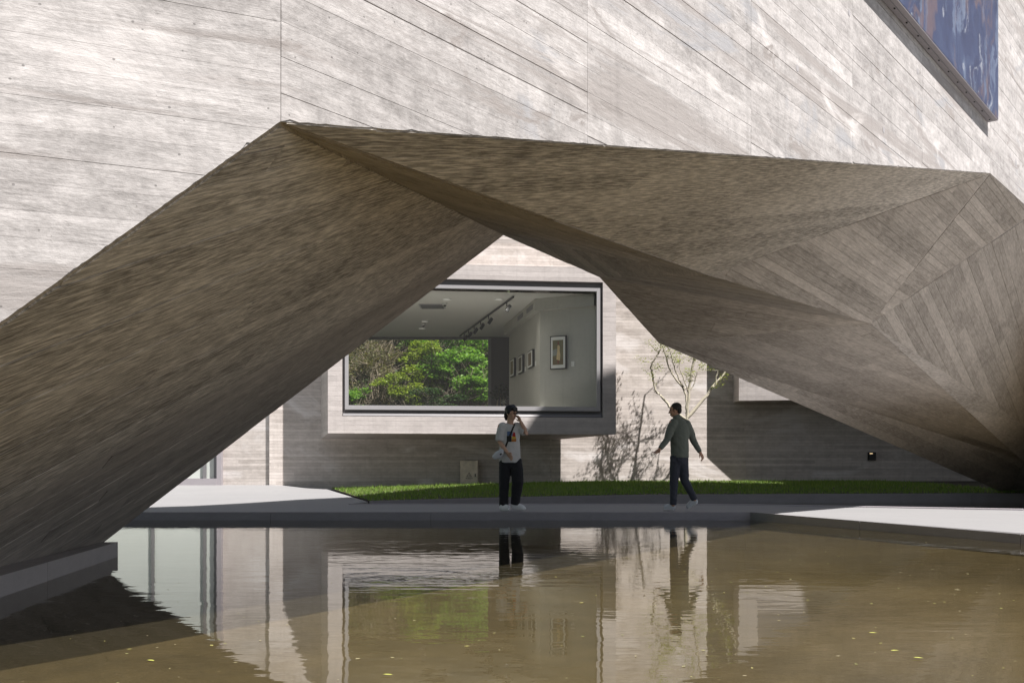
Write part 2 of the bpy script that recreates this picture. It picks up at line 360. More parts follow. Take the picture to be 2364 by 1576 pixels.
# lawn bed with its own kerb
lk = [V((-3.02, 21.72)), V((.2, 23.5)), V((3.3, 24.65)), V((7.4, 25.15)), V((11.4, 25.5)), V((16, 25.9))]
lz = [.15, .19, .215, .222, .226, .23]
def wallY(x): return 35.7+.1178*x
nx = 34; vv = []; ff = []
for i in range(nx+1):
    t = i/nx*(len(lk)-1); k = min(int(t), len(lk)-2); fr_ = t-k
    p = lk[k].lerp(lk[k+1], fr_); z = lz[k]+(lz[k+1]-lz[k])*fr_
    q = V((-6.2+i/nx*24.5, 0)); q.y = wallY(q.x)+.15
    for j in range(9):
        s = j/8; r = p.lerp(q, s)
        vv.append((r.x, r.y, z+(.16+.22*min(1, i/12)-z+.02)*s+.05*math.sin(s*math.pi)*min(1, i/4)))
for i in range(nx):
    for j in range(8): a = i*9+j; ff.append((a, a+9, a+10, a+1))
lawn_soil = mesh('lawn_soil', vv, ff, M['soil'], smooth=True); tag(lawn_soil, kind='structure')
LAWN = BVHTree.FromPolygons([V(p) for p in vv], ff)
for k, (p, q) in enumerate(zip(lk[:-1], lk[1:])):
    d = (q-p).normalized(); nn = V((-d.y, d.x))
    prism('kerb_stone', [tuple(p+d*.004-nn*.10), tuple(q-d*.004-nn*.10), tuple(q-d*.004+nn*.03), tuple(p+d*.004+nn*.03)], -.3, [lz[k], lz[k+1], lz[k+1], lz[k]], M['kerb'], lawn_soil)
# grass blades
nb_ = 42000; tri = np.array(ff); P = np.array(vv)
cell = RNG.integers(0, len(ff), nb_*2)
w_ = RNG.random((nb_*2, 2))
q0, q1, q2, q3 = (P[tri[cell, i]] for i in range(4))
pos = (q0*(1-w_[:, :1])+q1*w_[:, :1])*(1-w_[:, 1:])+(q3*(1-w_[:, :1])+q2*w_[:, :1])*w_[:, 1:]
pos = pos[(pos[:, 0] < 13.2)][:nb_]; nb_ = len(pos)
hgt = RNG.uniform(.035, .085, nb_)*(1+.9*(RNG.random(nb_) > .93)); ang = RNG.uniform(0, 6.283, nb_); lean = RNG.normal(0, .025, (nb_, 2))
wd = RNG.uniform(.006, .012, nb_)
dx = np.stack([np.cos(ang)*wd, np.sin(ang)*wd, np.zeros(nb_)], 1)
tip = pos+np.concatenate([lean, hgt[:, None]], 1)
GV = np.concatenate([pos-dx, pos+dx, tip]); GF = np.stack([np.arange(nb_), np.arange(nb_)+nb_, np.arange(nb_)+2*nb_], 1)
M['grass'] = leafmat('grass_blades', [(.10, .20, .03), (.15, .28, .04), (.21, .34, .06), (.30, .36, .11)], .3, .5)
gnt = M['grass'].node_tree; g = NT(gnt); pb = [n_ for n_ in gnt.nodes if n_.type == 'BSDF_PRINCIPLED'][0]; src = pb.inputs['Base Color'].links[0].from_socket
wear = g.ramp(g.noise(g.n('ShaderNodeTexCoord').outputs['Object'], .9, 4, .6, .4), [(.48, 0.0), (.70, .55)])
g.l(g.mix(wear, src, (.19, .17, .07)), pb.inputs['Base Color'])
gr = np_mesh('grass', GV, GF, M['grass']); tag(gr, 'short bright green lawn grass in front of the gallery wall', 'grass', kind='stuff')
# far hillside behind the gallery
hv = []; hf = []
for i in range(25):
    for j in range(13):
        x = -40+i*3.2; y = 47+j*2.0; z = .3+max(0, (y-48.5))*.72+.5*math.sin(x*.7+j)+.35*math.sin(x*1.9+y)
        hv.append((x, y, max(z, -.2)))
for i in range(24):
    for j in range(12): a = i*13+j; hf.append((a, a+13, a+14, a+1))
hill = mesh('hillside', hv, hf, M['soil'], smooth=True); tag(hill, kind='structure')
bv_ = []; bf_ = []
for i in range(9):
    for j in range(19):
        bv_.append((-24-i*3.2+.6*math.sin(j*1.7+i), -12+j*3.6, .1+i*2.6+.9*math.sin(j*2.1+i*1.3)*min(1, i)))
for i in range(8):
    for j in range(18): a = i*19+j; bf_.append((a, a+1, a+20, a+19))
M['bank'] = plain('bank_greenery', (.045, .075, .022), .9, 0, .6, 1.2, .8)
bank = mesh('wooded_bank', bv_, bf_, M['bank'], smooth=True); tag(bank, kind='structure')
HILL = BVHTree.FromPolygons([V(p) for p in hv], hf)

# ---------------------------------------------------------------- board-marked facets
def clip(poly, n, c):                        # keep n.p <= c
    out = []
    for i in range(len(poly)):
        a, b = poly[i], poly[(i+1) % len(poly)]; da, db = a.dot(n)-c, b.dot(n)-c
        if da <= 0: out.append(a)
        if (da < 0 < db) or (db < 0 < da): out.append(a+(b-a)*(da/(da-db)))
    return out
def boards(parent, poly, d, bw, mat, seen=V((0, 0, HC)), lens=(2.2, 4.2), gap=(.0015, .004), lift=(.004, .011), jitter=.12, name='board', wide=.12, panel=None):
    poly = [V(p) for p in poly]
    n = V((0, 0, 0))
    for i in range(1, len(poly)-1): n += (poly[i]-poly[0]).cross(poly[i+1]-poly[0])
    n.normalize()
    if (seen-poly[0]).dot(n) < 0: n = -n
    e1 = (V(d)-n*V(d).dot(n)).normalized(); e2 = n.cross(e1); o = poly[0]; base = wloc(parent)
    P2 = [V(((p-o).dot(e1), (p-o).dot(e2))) for p in poly]
    v0 = min(p.y for p in P2); v1 = max(p.y for p in P2); y = v0-random.random()*bw*.5
    while y < v1:
        h = bw*(1+random.uniform(-jitter, jitter)); s = clip(clip(P2, V((0, 1)), y+h), V((0, -1)), -y); y += h
        if len(s) < 3: continue
        u0 = min(p.x for p in s); u1 = max(p.x for p in s); x = math.floor(u0/panel)*panel if panel else u0-random.random()*lens[1]
        while x < u1:
            L = panel or random.uniform(*lens); g_ = random.uniform(*gap)
            if random.random() < wide: g_ = random.uniform(.0025, .007)*(.55 if bw < .12 else 1)
            c = clip(clip(clip(s, V((1, 0)), x+L-.0008), V((-1, 0)), -(x+.0008)), V((0, 1)), y-g_); x += L
            c2 = []
            for p in c:
                if not c2 or (p-c2[-1]).length > 1e-4: c2.append(p)
            if len(c2) > 2 and (c2[0]-c2[-1]).length < 1e-4: c2.pop()
            if len(c2) < 3: continue
            ar = abs(sum(c2[i].x*c2[(i+1) % len(c2)].y-c2[(i+1) % len(c2)].x*c2[i].y for i in range(len(c2))))/2
            if ar < .004: continue
            up = random.uniform(*lift); k = len(c2)
            vb_ = [o+e1*p.x+e2*p.y-base for p in c2]; vt = [p+n*up for p in vb_]
            bm = bmesh.new(); uvl = bm.loops.layers.uv.new('UVMap')
            bv = [bm.verts.new(p-n*.002) for p in vb_]; tv = [bm.verts.new(p) for p in vt]
            fs = [bm.faces.new(tv)]+[bm.faces.new((bv[i], bv[(i+1) % k], tv[(i+1) % k], tv[i])) for i in range(k)]
            bmesh.ops.recalc_face_normals(bm, faces=bm.faces)
            if fs[0].normal.dot(n) < 0: bmesh.ops.reverse_faces(bm, faces=bm.faces)
            for f_ in bm.faces:
                for lp in f_.loops:
                    r = lp.vert.co+base-o; lp[uvl].uv = (r.dot(e1), r.dot(e2))
            me = bpy.data.meshes.new(name); bm.to_mesh(me); bm.free(); me.materials.append(mat)
            ob = bpy.data.objects.new(name, me); COL.objects.link(ob); ob.parent = parent
    return n

# ---------------------------------------------------------------- the arch building over the pool
def onR(x, y): return on(x, y, A2, DR)
def onB(x, y): return on(x, y, F2, DB)
arch = empty('arch_building', (0, 6, 0), 'tall faceted board-marked concrete building bridging the pool on two slanting legs', 'building')
A = onR(648, 281); A = V((A2.x, A2.y, HC+(HY-281)/F*A2.y))
Bp = onR(2285, 400); T = onR(2385, 491); T2 = onR(2440, 660); Ff = V((12.5, 21.9, .12))
F0 = V((-3.18, 3.19, .12)); F1 = V((F2.x, F2.y, .12)); Q = V((-3.38, 5.0, .12))
C = onB(1162, 542); D = onB(1383, 638); E = onB(1520, 790); R_ = onB(2330, 1140); R_.z = .15
nl_ = (F0-A).cross(C-A); Q.x = A.x-(nl_.y*(Q.y-A.y)+nl_.z*(Q.z-A.z))/nl_.x      # the leg's upper facet is one plane
Gp = at(1640, 635, 12.0); J = at(2010, 746, 15.2); K = at(2364, 980, 22.5); K2 = V((13.7, 24.9, .12))
N = at(2364, 1065, 24.6); N2 = V((13.5, 26.2, .12))
ENDF = V((14.54, 24.60)); ENDB = V((13.3, 27.25)); LF = A2-DL*6.0; LB = F2-DB*6.5
def roofF(y): return 20.5 if y < 10.5 else (20.5+(y-10.5)*.63 if y < 23.5 else 28.6-(y-23.5)*1.6)
def top(p, dz=0): return V((p[0], p[1], roofF(p[1])+dz))
# front walls (backing), each face planar
fp = [A2+DR*t for t in (0, 7.5, 13, 17, 20, 22.0)]
left_wall = mesh('left_wall', [A, F0, V((LF.x, LF.y, .0)), top(LF), top(A2)], [(0, 4, 3, 2, 1)], M['wall'], arch)
endF0 = V((ENDF.x, ENDF.y, 0)); mid = V((A2+DR*24.0).to_tuple()+(0,))
rv = [A, Bp, T, T2, Ff, endF0, top(ENDF), top(V((A2+DR*24.0))), top(V((A2+DR*8))), top(A2)]
right_wall = mesh('right_wall', rv, [(0, 1, 2, 3, 4, 5, 6, 7, 8, 9)], M['wall'], arch)
bmesh_tri = None
# the plain courses above the picture
def strip_wall(name, pts, mat):
    return mesh(name, pts, [tuple(range(len(pts)))], mat, arch)
sm = V((DR.y, -DR.x, 0))*.006
lm = V((DL.y, -DL.x, 0))*.006
strip_wall('upper_wall', [p+sm for p in (V((A2.x, A2.y, 3.3)), V((fp[3].x, fp[3].y, 9.2)), V((ENDF.x, ENDF.y, 9.2)), top(ENDF), top(V((A2+DR*24.0))), top(V((A2+DR*8))), top(A2))], M['wall_plain'])
strip_wall('upper_wall', [p+lm for p in (V((A2.x, A2.y, 3.3)), top(A2), top(LF), V((LF.x, LF.y, 3.3)))], M['wall_plain'])
# rear, ends, roof
bl = [V((LB.x, LB.y, 0)), F1, C, D, E, R_, V((ENDB.x, ENDB.y, 0)), top(ENDF, -8).lerp(top(ENDF, -8), 0)]
def topB(p): return V((p.x, p.y, roofF(p.y-3)-8.5))
rear_pts = [V((LB.x, LB.y, 0)), F1, C, D, E, R_, V((ENDB.x, ENDB.y, 0)), topB(ENDB), topB(V((9.5, 23.2))), topB(C), topB(LB)]
for i, p in enumerate(rear_pts[8:9]): rear_pts[8] = V((onB(2000, 500).x, onB(2000, 500).y, roofF(onB(2000, 500).y-3)-8.5))
mesh('rear_wall', rear_pts, [tuple(range(len(rear_pts)))], M['wall_plain'], arch)
mesh('end_wall', [endF0, V((ENDB.x, ENDB.y, 0)), topB(ENDB), top(ENDF)], [(0, 1, 2, 3)], M['wall_plain'], arch)
mesh('end_wall', [V((LF.x, LF.y, 0)), V((LB.x, LB.y, 0)), topB(LB), top(LF)], [(0, 1, 2, 3)], M['wall_plain'], arch)
mesh('roof', [top(LF), top(A2), top(V((A2+DR*8))), top(V((A2+DR*24.0))), top(ENDF), topB(ENDB), rear_pts[8], topB(C), topB(LB)],
     [(0, 1, 7, 8), (1, 2, 7), (2, 3, 6, 7), (3, 4, 5, 6)], M['wall_plain'], arch)
# soffit: watertight facets between front edge, creases and rear edge
sv = [A, Bp, T, T2, Ff, F0, F1, Q, C, D, E, R_, Gp, J, K, K2, N, N2]
iA, iB, iT, iT2, iFf, iF0, iF1, iQ, iC, iD, iE, iR, iG, iJ, iK, iK2, iN, iN2 = range(len(sv))
sf = [(iA, iF0, iQ, iC), (iQ, iF1, iC), (iA, iC, iG), (iC, iD, iG), (iD, iJ, iG), (iA, iG, iB), (iB, iG, iJ), (iB, iJ, iT),
      (iT, iJ, iK), (iT, iK, iT2), (iT2, iK, iK2), (iT2, iK2, iFf), (iD, iE, iJ), (iJ, iE, iN), (iJ, iN, iK), (iK, iN, iK2), (iN, iN2, iK2), (iE, iR, iN), (iN, iR, iN2)]
soffit = mesh('soffit', sv, sf, M['soffit'], arch)
# boards: street front
tl = V((DL.x, DL.y, 0)); tr = V((DR.x, DR.y, 0))
def upL(t, z): p = A2-DL*t; return V((p.x, p.y, z))
def upR(t, z): p = A2+DR*t; return V((p.x, p.y, z))
def jag(p, q, inw, step=.018, amp=.0045):       # chipped lower edge
    n_ = max(2, int((q-p).length/step)); out_ = []; r = 0
    for i in range(n_):
        r = amp*random.random()**2.5; out_.append(p.lerp(q, i/n_)+inw*(r if i else 0)*(3.2 if random.random() < .07 else 1))
    return out_
UPZ = V((0, 0, 1)); SM = dict(gap=(.0010, .0022), lift=(.004, .0060))
boards(left_wall, jag(A, F0, UPZ)+[F0, upL(3.4, .1), upL(3.4, 3.3), upL(0, 3.3)], tl, .105, M['wall'], panel=50, wide=.24, gap=(.0005, .0012), lift=(.004, .0054))
tB = (V((Bp.x, Bp.y))-A2).length; tT = (V((T.x, T.y))-A2).length
boards(right_wall, jag(A, Bp, UPZ, .05, .004)+[Bp, upR(tB, 8.7), upR(0, 3.3)], tr, .135, M['wall'], panel=2.3, wide=.34, **SM)
boards(right_wall, [Bp, T, T2, upR(19.0, 3.6), upR(21, 9.2), upR(tB, 8.7)], tr, .14, M['wall'], panel=2.3, wide=.34, **SM)
for i in range(6):
    for k in range(7):
        t_ = 2.0+i*2.35+(k % 2)*1.1+random.uniform(-.1, .1); z_ = 3.2+k*.82+random.uniform(-.05, .05)+i*.12
        zl = A.z+(Bp.z-A.z)*t_/tB
        if t_ < 4.5 or z_ < zl+.15 or t_ > tT or z_ > 3.3+5.2*t_/tB: continue
        c_ = upR(t_, z_)+sm*1.35; nn_ = 12
        mesh('tie_plug', [c_+(tr*math.cos(a/nn_*6.2832)+UPZ*math.sin(a/nn_*6.2832))*.030 for a in range(nn_)], [tuple(range(nn_))], M['plug'], right_wall)
# boards: soffit
front = {iA, iB, iT, iT2, iF0}
def fac(idx, d, bw, mat, **k):               # boards stop a little short of the street-front edge
    P_ = [sv[i] for i in idx]; ce = sum(P_, V((0, 0, 0)))/len(P_)
    boards(soffit, [p+(ce-p).normalized()*.035 if i in front else p for i, p in zip(idx, P_)], d, bw, mat, name='board', **k)
leg_d = C-Q
fac((iA, iF0, iQ, iC), leg_d, .16, M['soffit_rough'], lens=(5, 8), gap=(.0015, .0035), wide=.1, lift=(.004, .0075))
fac((iQ, iF1, iC), leg_d, .16, M['soffit'], lens=(3, 6), gap=(.001, .002), lift=(.004, .008))  # darker concrete here paints in the shade of the lower facet
fac((iA, iC, iG), Gp-A, .15, M['soffit'], lens=(3, 5), gap=(.001, .002)); fac((iC, iD, iG), Gp-A, .15, M['soffit'], lens=(3, 5), gap=(.001, .002))
fac((iD, iJ, iG), J-D, .15, M['soffit'], lens=(3, 5), gap=(.001, .002))
def seen_dir(idx, p, q):                      # direction in the facet's plane along an edge seen in the photograph
    a, b_, c = (sv[i] for i in idx[:3]); n_ = (b_-a).cross(c-a); cam_ = V((0, 0, HC))
    def hit(px): r = at(px[0], px[1], 1.0)-cam_; return cam_+r*((a-cam_).dot(n_)/r.dot(n_))
    return hit(q)-hit(p)
fac((iA, iG, iB), seen_dir((iA, iG, iB), (1250, 440), (1650, 425)), .20, M['soffit_rough'], lens=(4, 7), gap=(.0005, .001), wide=.05, lift=(.004, .006))
fac((iB, iG, iJ), seen_dir((iB, iG, iJ), (1900, 480), (2010, 562)), .105, M['soffit_boards'], gap=(.002, .005), lens=(5, 9)); fac((iB, iJ, iT), seen_dir((iB, iJ, iT), (2150, 620), (2240, 690)), .105, M['soffit_boards'], gap=(.002, .005), lens=(5, 9))
for q in ((iT, iJ, iK), (iT, iK, iT2), (iT2, iK, iK2)): fac(q, seen_dir((iT, iJ, iK), (2200, 760), (2247, 864)), .16, M['soffit_boards'], gap=(.003, .006), lens=(4, 8))
fac((iD, iE, iJ), J-D, .18, M['soffit'], gap=(.001, .002), lens=(3, 6)); fac((iJ, iE, iN), N-E, .18, M['soffit'], gap=(.001, .002), lens=(3, 6))
fac((iJ, iN, iK), N-E, .18, M['soffit'], gap=(.001, .002), lens=(3, 6)); fac((iE, iR, iN), R_-E, .24, M['soffit'], gap=(.001, .002), lens=(4, 7))

# ---------------------------------------------------------------- gallery building behind
gal = empty('gallery_building', (0, 37, .3), 'low board-marked concrete gallery behind the lawn with a huge projecting picture window', 'building')
def onF(x, y): return on(x, y, FA, FD)
def onBx(x, y): return on(x, y, FB, FD)
# window box: front ring, opening, rear ring on the facade
bo = [onBx(757, 1001), onBx(1422, 1001), onBx(1422, 611), onBx(757, 611)]
zb, zt = (bo[0].z+bo[1].z)/2, (bo[2].z+bo[3].z)/2
bo[0].z = bo[1].z = zb; bo[2].z = bo[3].z = zt
op = [onBx(790, 962), onBx(1392, 962), onBx(1392, 640), onBx(790, 640)]
oz0, oz1 = onBx(1090, 962).z, onBx(1090, 645).z
for i in (0, 1): op[i].z = oz0
for i in (2, 3): op[i].z = oz1
br = [onF(741, 1012), onF(1284, 1016), onF(1284, 700), onF(741, 700)]
br[0].z = br[1].z = zb-.13; br[2].z = br[3].z = zt+.05
fn = V((FD.y, -FD.x, 0))                      # facade normal, towards the camera
opd = [p-fn*.55 for p in op]
wbox = mesh('window_box', bo+op+br+opd, [(0, 1, 5, 4), (1, 2, 6, 5), (2, 3, 7, 6), (3, 0, 4, 7),
            (0, 8, 9, 1), (1, 9, 10, 2), (2, 10, 11, 3), (3, 11, 8, 0),
            (4, 5, 13, 12), (5, 6, 14, 13), (6, 7, 15, 14), (7, 4, 12, 15)], M['box'], gal)
# metal lining and frame of the picture window
def ring_frame(name, outer, inner, d0, d1, mat, parent):   # rectangular ring between two loops, from d0 to d1 along the normal
    v = [p+fn*d1 for p in outer]+[p+fn*d1 for p in inner]+[p+fn*d0 for p in outer]+[p+fn*d0 for p in inner]; f = []
    for i in range(4):
        j = (i+1) % 4; f += [(i, j, 4+j, 4+i), (8+i, 12+i, 12+j, 8+j), (4+i, 4+j, 12+j, 12+i), (i, 8+i, 8+j, j)]
    bm = bmesh.new(); vs_ = [bm.verts.new(p) for p in v]
    for q in f: bm.faces.new([vs_[k] for k in q])
    bmesh.ops.recalc_face_normals(bm, faces=bm.faces)
    me = bpy.data.meshes.new(name); bm.to_mesh(me); bm.free(); auto_uv(me); return link(name, me, mat, parent)
def inset(q, l, r, b, t): return [q[0]+FD3*l+V((0, 0, b)), q[1]-FD3*r+V((0, 0, b)), q[2]-FD3*r-V((0, 0, t)), q[3]+FD3*l-V((0, 0, t))]
FD3 = V((FD.x, FD.y, 0))
lin_o = inset(op, .012, .012, .012, .012); lin_i = inset(op, .10, .13, .23, .20)
ring_frame('window_lining', lin_o, lin_i, -.50, -.16, M['lining'], wbox)
fr_o = inset(op, .085, .085, .22, .19); fr_i = inset(op, .20, .20, .36, .30)
pic = ring_frame('window_frame', fr_o, fr_i, -.20, -.04, M['frame'], wbox)
gl_ = inset(op, .18, .18, .34, .28)
mesh('window_pane', [p-fn*.12 for p in gl_], [(0, 1, 2, 3)], M['glass'], wbox)
mesh('sill_apron', [op[0]-fn*.05+FD3*.02+V((0, 0, .02)), op[1]-fn*.05-FD3*.02+V((0, 0, .02)), op[1]-fn*.19-FD3*.02+V((0, 0, .235)), op[0]-fn*.19+FD3*.02+V((0, 0, .235))], [(0, 1, 2, 3)], M['lining'], wbox)
# facade wall round the box
WT = 9.9
def fpt(x, z): d = plane_d(x, FA, FD); return V(((x-CX)/F*d, d, z))
wall = mesh('wall', [fpt(650, -.2), fpt(741, -.2), fpt(1284, -.2), fpt(2500, -.2), fpt(2500, WT), fpt(1284, WT), fpt(741, WT), fpt(650, WT),
                     br[0], br[1], br[2], br[3]],
            [(0, 1, 8, 11, 6, 7), (1, 2, 9, 8), (2, 3, 4, 5, 10, 9), (5, 6, 11, 10)], M['facade'], gal)
# pilaster, angled side wall and glazed door on the left
p620 = fpt(622, 0); p650 = fpt(652, 0)
pil = hexa('pilaster', [p650+fn*.02, p620+fn*.02, p620-fn*.4, p650-fn*.4, *[V((p.x, p.y, WT)) for p in (p650+fn*.02, p620+fn*.02, p620-fn*.4, p650-fn*.4)]], M['facade'], gal)
dS = V((-.985, .17, 0)); s0 = p620-fn*.10+V((-.01, 0, 0)); d_ = plane_d(515, (s0.x, s0.y), (dS.x, dS.y)); s1 = V(((515-CX)/F*d_, d_, 0))
mesh('side_wall', [s0, s1, V((s1.x, s1.y, WT)), V((s0.x, s0.y, WT))], [(0, 1, 2, 3)], M['facade'], gal)
gx = s1.x; gy = s1.y
M['curtain'] = plain('pale_blind', (.72, .73, .70), .55, 0, .05, 1)
box('door_surround', (gx-.16, gy-.22, .2), (gx+.0, gy+.3, WT), M['coping'], gal)
box('door_step', (gx-9, gy-.28, .1), (gx-.16, gy+.2, .52), M['coping'], gal)
gd = box('glazed_front', (gx-9, gy+.06, .52), (gx-.17, gy+.10, 6.5), M['curtain'], gal)
mesh('pane', [(gx-9, gy-.02, .52), (gx-.17, gy-.02, .52), (gx-.17, gy-.02, 6.5), (gx-9, gy-.02, 6.5)], [(0, 1, 2, 3)], M['glass_back'], gd)
for xx in (.25, .62, 2.4, 4.2, 6.2): box('mullion', (gx-xx-.05, gy-.06, .52), (gx-xx+.05, gy+.02, 6.5), M['lining'], gd)
box('wall', (gx-9.2, gy-.1, 6.5), (gx-.16, gy+.3, WT), M['facade'], gal)
box('wall', (gx-28, gy-.3, .0), (gx-9.0, gy+.3, WT), M['facade'], gal)
# overhanging bay on the right
o0 = onF(1684, 918); zo = 3.22; oc = V((o0.x+.02, o0.y, 0))+fn*.95; dO = V((.983, -.184, 0))
def oh(a, b, z): p = oc+dO*a+V((0, 1, 0))*b; return V((p.x, p.y, z))
wnd = [oh(.62, 0, 3.80), oh(5, 0, 3.80), oh(5, 0, 7.5), oh(.62, 0, 7.5)]
ov = [oh(0, 0, zo), oh(15, 0, zo), oh(15, 0, WT), oh(0, 0, WT)]
def back(p, l=.0): return V((p.x+l, wallY(p.x+l)+.2, p.z))
ovb = [V((ov[0].x, wallY(ov[0].x)+.05, zo)), V((ov[1].x, wallY(ov[1].x)+.05, zo)), V((ov[1].x, wallY(ov[1].x)+.05, WT)), V((ov[0].x, wallY(ov[0].x)+.05, WT))]
wd = [p+V((.12, .5, 0)) for p in wnd]
bay = mesh('overhanging_bay', ov+wnd+ovb+wd, [(0, 1, 5, 4), (1, 2, 6, 5), (2, 3, 7, 6), (3, 0, 4, 7), (0, 8, 9, 1), (3, 2, 10, 11), (0, 3, 11, 8), (1, 9, 10, 2),
            (4, 5, 13, 12), (5, 6, 14, 13), (6, 7, 15, 14), (7, 4, 12, 15)], M['box'], gal)
mesh('window_pane', wd, [(0, 1, 2, 3)], M['lining'], bay)
pj = fpt(1720, 0)
hexa('pilaster', [pj+fn*.03, fpt(2500, 0)+fn*.03, fpt(2500, 0)-fn*.2, pj-fn*.2, *[V((p.x, p.y, zo-.01)) for p in (pj+fn*.03, fpt(2500, 0)+fn*.03, fpt(2500, 0)-fn*.2, pj-fn*.2)]], M['facade'], gal)
box('sky_blocker', (19, 22, 0), (24, 60, 22), M['facade'], gal)  # unseen block added to cut sky light on the back wall
# the room behind the window
CZ = onBx(1180, 668).z; FZ = 2.35; WZ = 6.6
r0 = opd[1]+FD3*(-.10); r0 = V((r0.x, r0.y, 0)); rk = V((.98, 35.85, 0)); r1 = V((-.12, 42.4, 0)); BY = 46.0
l0 = V((opd[0].x+.05, opd[0].y, 0)); l1 = V((-9.2, BY, 0)); rb = V((-.12, BY, 0))
def up(p, z): return V((p.x, p.y, z))
room_r = mesh('gallery_side_wall', [up(r0, FZ), up(rk, FZ), up(r1, FZ), up(r1, CZ), up(rk, CZ), up(r0, CZ)], [(0, 1, 4, 5), (1, 2, 3, 4)], M['gallery'], gal)
mesh('gallery_side_wall', [up(l0, FZ), up(l1, FZ), up(l1, CZ), up(l0, CZ)], [(0, 1, 2, 3)], M['gallery'], gal)
mesh('gallery_ceiling', [up(l0, CZ), up(r0, CZ), up(rk, CZ), up(r1, CZ), up(rb, CZ), up(l1, CZ)], [(0, 1, 2, 3, 4, 5)], M['ceiling'], gal)
mesh('gallery_floor', [up(l0, FZ), up(r0, FZ), up(rk, FZ), up(r1, FZ), up(rb, FZ), up(l1, FZ)], [(0, 1, 2, 3, 4, 5)], M['floor'], gal)
bw = [at(700, 935, BY), at(1133, 935, BY), at(1133, 779, BY)]
wx0, wx1, wz1 = -8.9, bw[1].x, CZ-.07; wz0 = FZ+.25
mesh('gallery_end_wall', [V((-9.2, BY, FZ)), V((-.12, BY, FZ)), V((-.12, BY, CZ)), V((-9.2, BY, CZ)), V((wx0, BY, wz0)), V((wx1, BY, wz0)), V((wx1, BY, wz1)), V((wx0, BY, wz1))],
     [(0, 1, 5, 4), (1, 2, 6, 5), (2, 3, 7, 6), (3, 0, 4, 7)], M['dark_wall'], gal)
rw = mesh('rear_window', [V((wx0, BY+.05, wz0)), V((wx1, BY+.05, wz0)), V((wx1, BY+.05, wz1)), V((wx0, BY+.05, wz1))], [(0, 1, 2, 3)], M['glass_back'], gal)
box('frame', (wx1-.12, BY-.04, wz0), (wx1+.02, BY+.12, wz1), M['lining'], rw); box('frame', (wx0, BY-.04, wz1-.05), (wx1-.12, BY+.12, wz1+.03), M['lining'], rw)
box('frame', (wx0, BY-.04, wz0-.02), (wx1-.12, BY+.12, wz0+.06), M['lining'], rw)
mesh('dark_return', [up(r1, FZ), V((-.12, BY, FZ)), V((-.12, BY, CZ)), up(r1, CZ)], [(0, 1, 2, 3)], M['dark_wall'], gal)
# outer skin so that no daylight leaks in
box('roof', (-11, 36.6, 9.3), (8.5, BY+.4, 9.8), M['facade'], gal)
hexa('outer_wall', [up(rk, 0)+V((.35, 0, 0)), up(rb, 0)+V((.4, 0, 0)), up(rb, 0)+V((.8, 0, 0)), V((3.2, 36.3, 0)), *[p+V((0, 0, 9.3)) for p in (up(rk, 0)+V((.35, 0, 0)), up(rb, 0)+V((.4, 0, 0)), up(rb, 0)+V((.8, 0, 0)), V((3.2, 36.3, 0)))]], M['facade'], gal)
box('outer_wall', (-.11, BY+.0, CZ+.02), (.6, BY+.3, 9.3), M['facade'], gal)
box('outer_wall', (-10.5, 37.4, 0), (-10.1, BY+.3, 9.3), M['facade'], gal)
box('outer_wall', (-10.1, BY+.01, CZ+.02), (-.2, BY+.3, 9.3), M['facade'], gal)
box('outer_wall', (-10.1, BY+.01, 0), (-.2, BY+.3, FZ-.02), M['facade'], gal)
# bulkhead along the right wall with two air slots
wn1 = V((-(rk-r0).y, (rk-r0).x, 0)).normalized(); wn2 = V((-(r1-rk).y, (r1-rk).x, 0)).normalized()
if wn1.x > 0: wn1 = -wn1
if wn2.x > 0: wn2 = -wn2
bz = 6.36
b0, b1, b2 = r0+wn1*.22, rk+(wn1+wn2).normalized()*.22, r1+wn2*.22
bulk = mesh('bulkhead', [up(r0, bz), up(rk, bz), up(r1, bz), up(b0, bz), up(b1, bz), up(b2, bz), up(b0, CZ-.01), up(b1, CZ-.01), up(b2, CZ-.01)],
            [(0, 1, 4, 3), (1, 2, 5, 4), (3, 4, 7, 6), (4, 5, 8, 7)], M['gallery'], gal)
for s in (.06, .34):
    p = b1.lerp(b2, s); q = b1.lerp(b2, s+.17)
    obox('air_slot', (p+q)/2+V((0, 0, (bz+CZ)/2))+wn2*.005, (q-p), wn2, (0, 0, 1), (q-p).length, .02, .17, M['lining'], bulk)

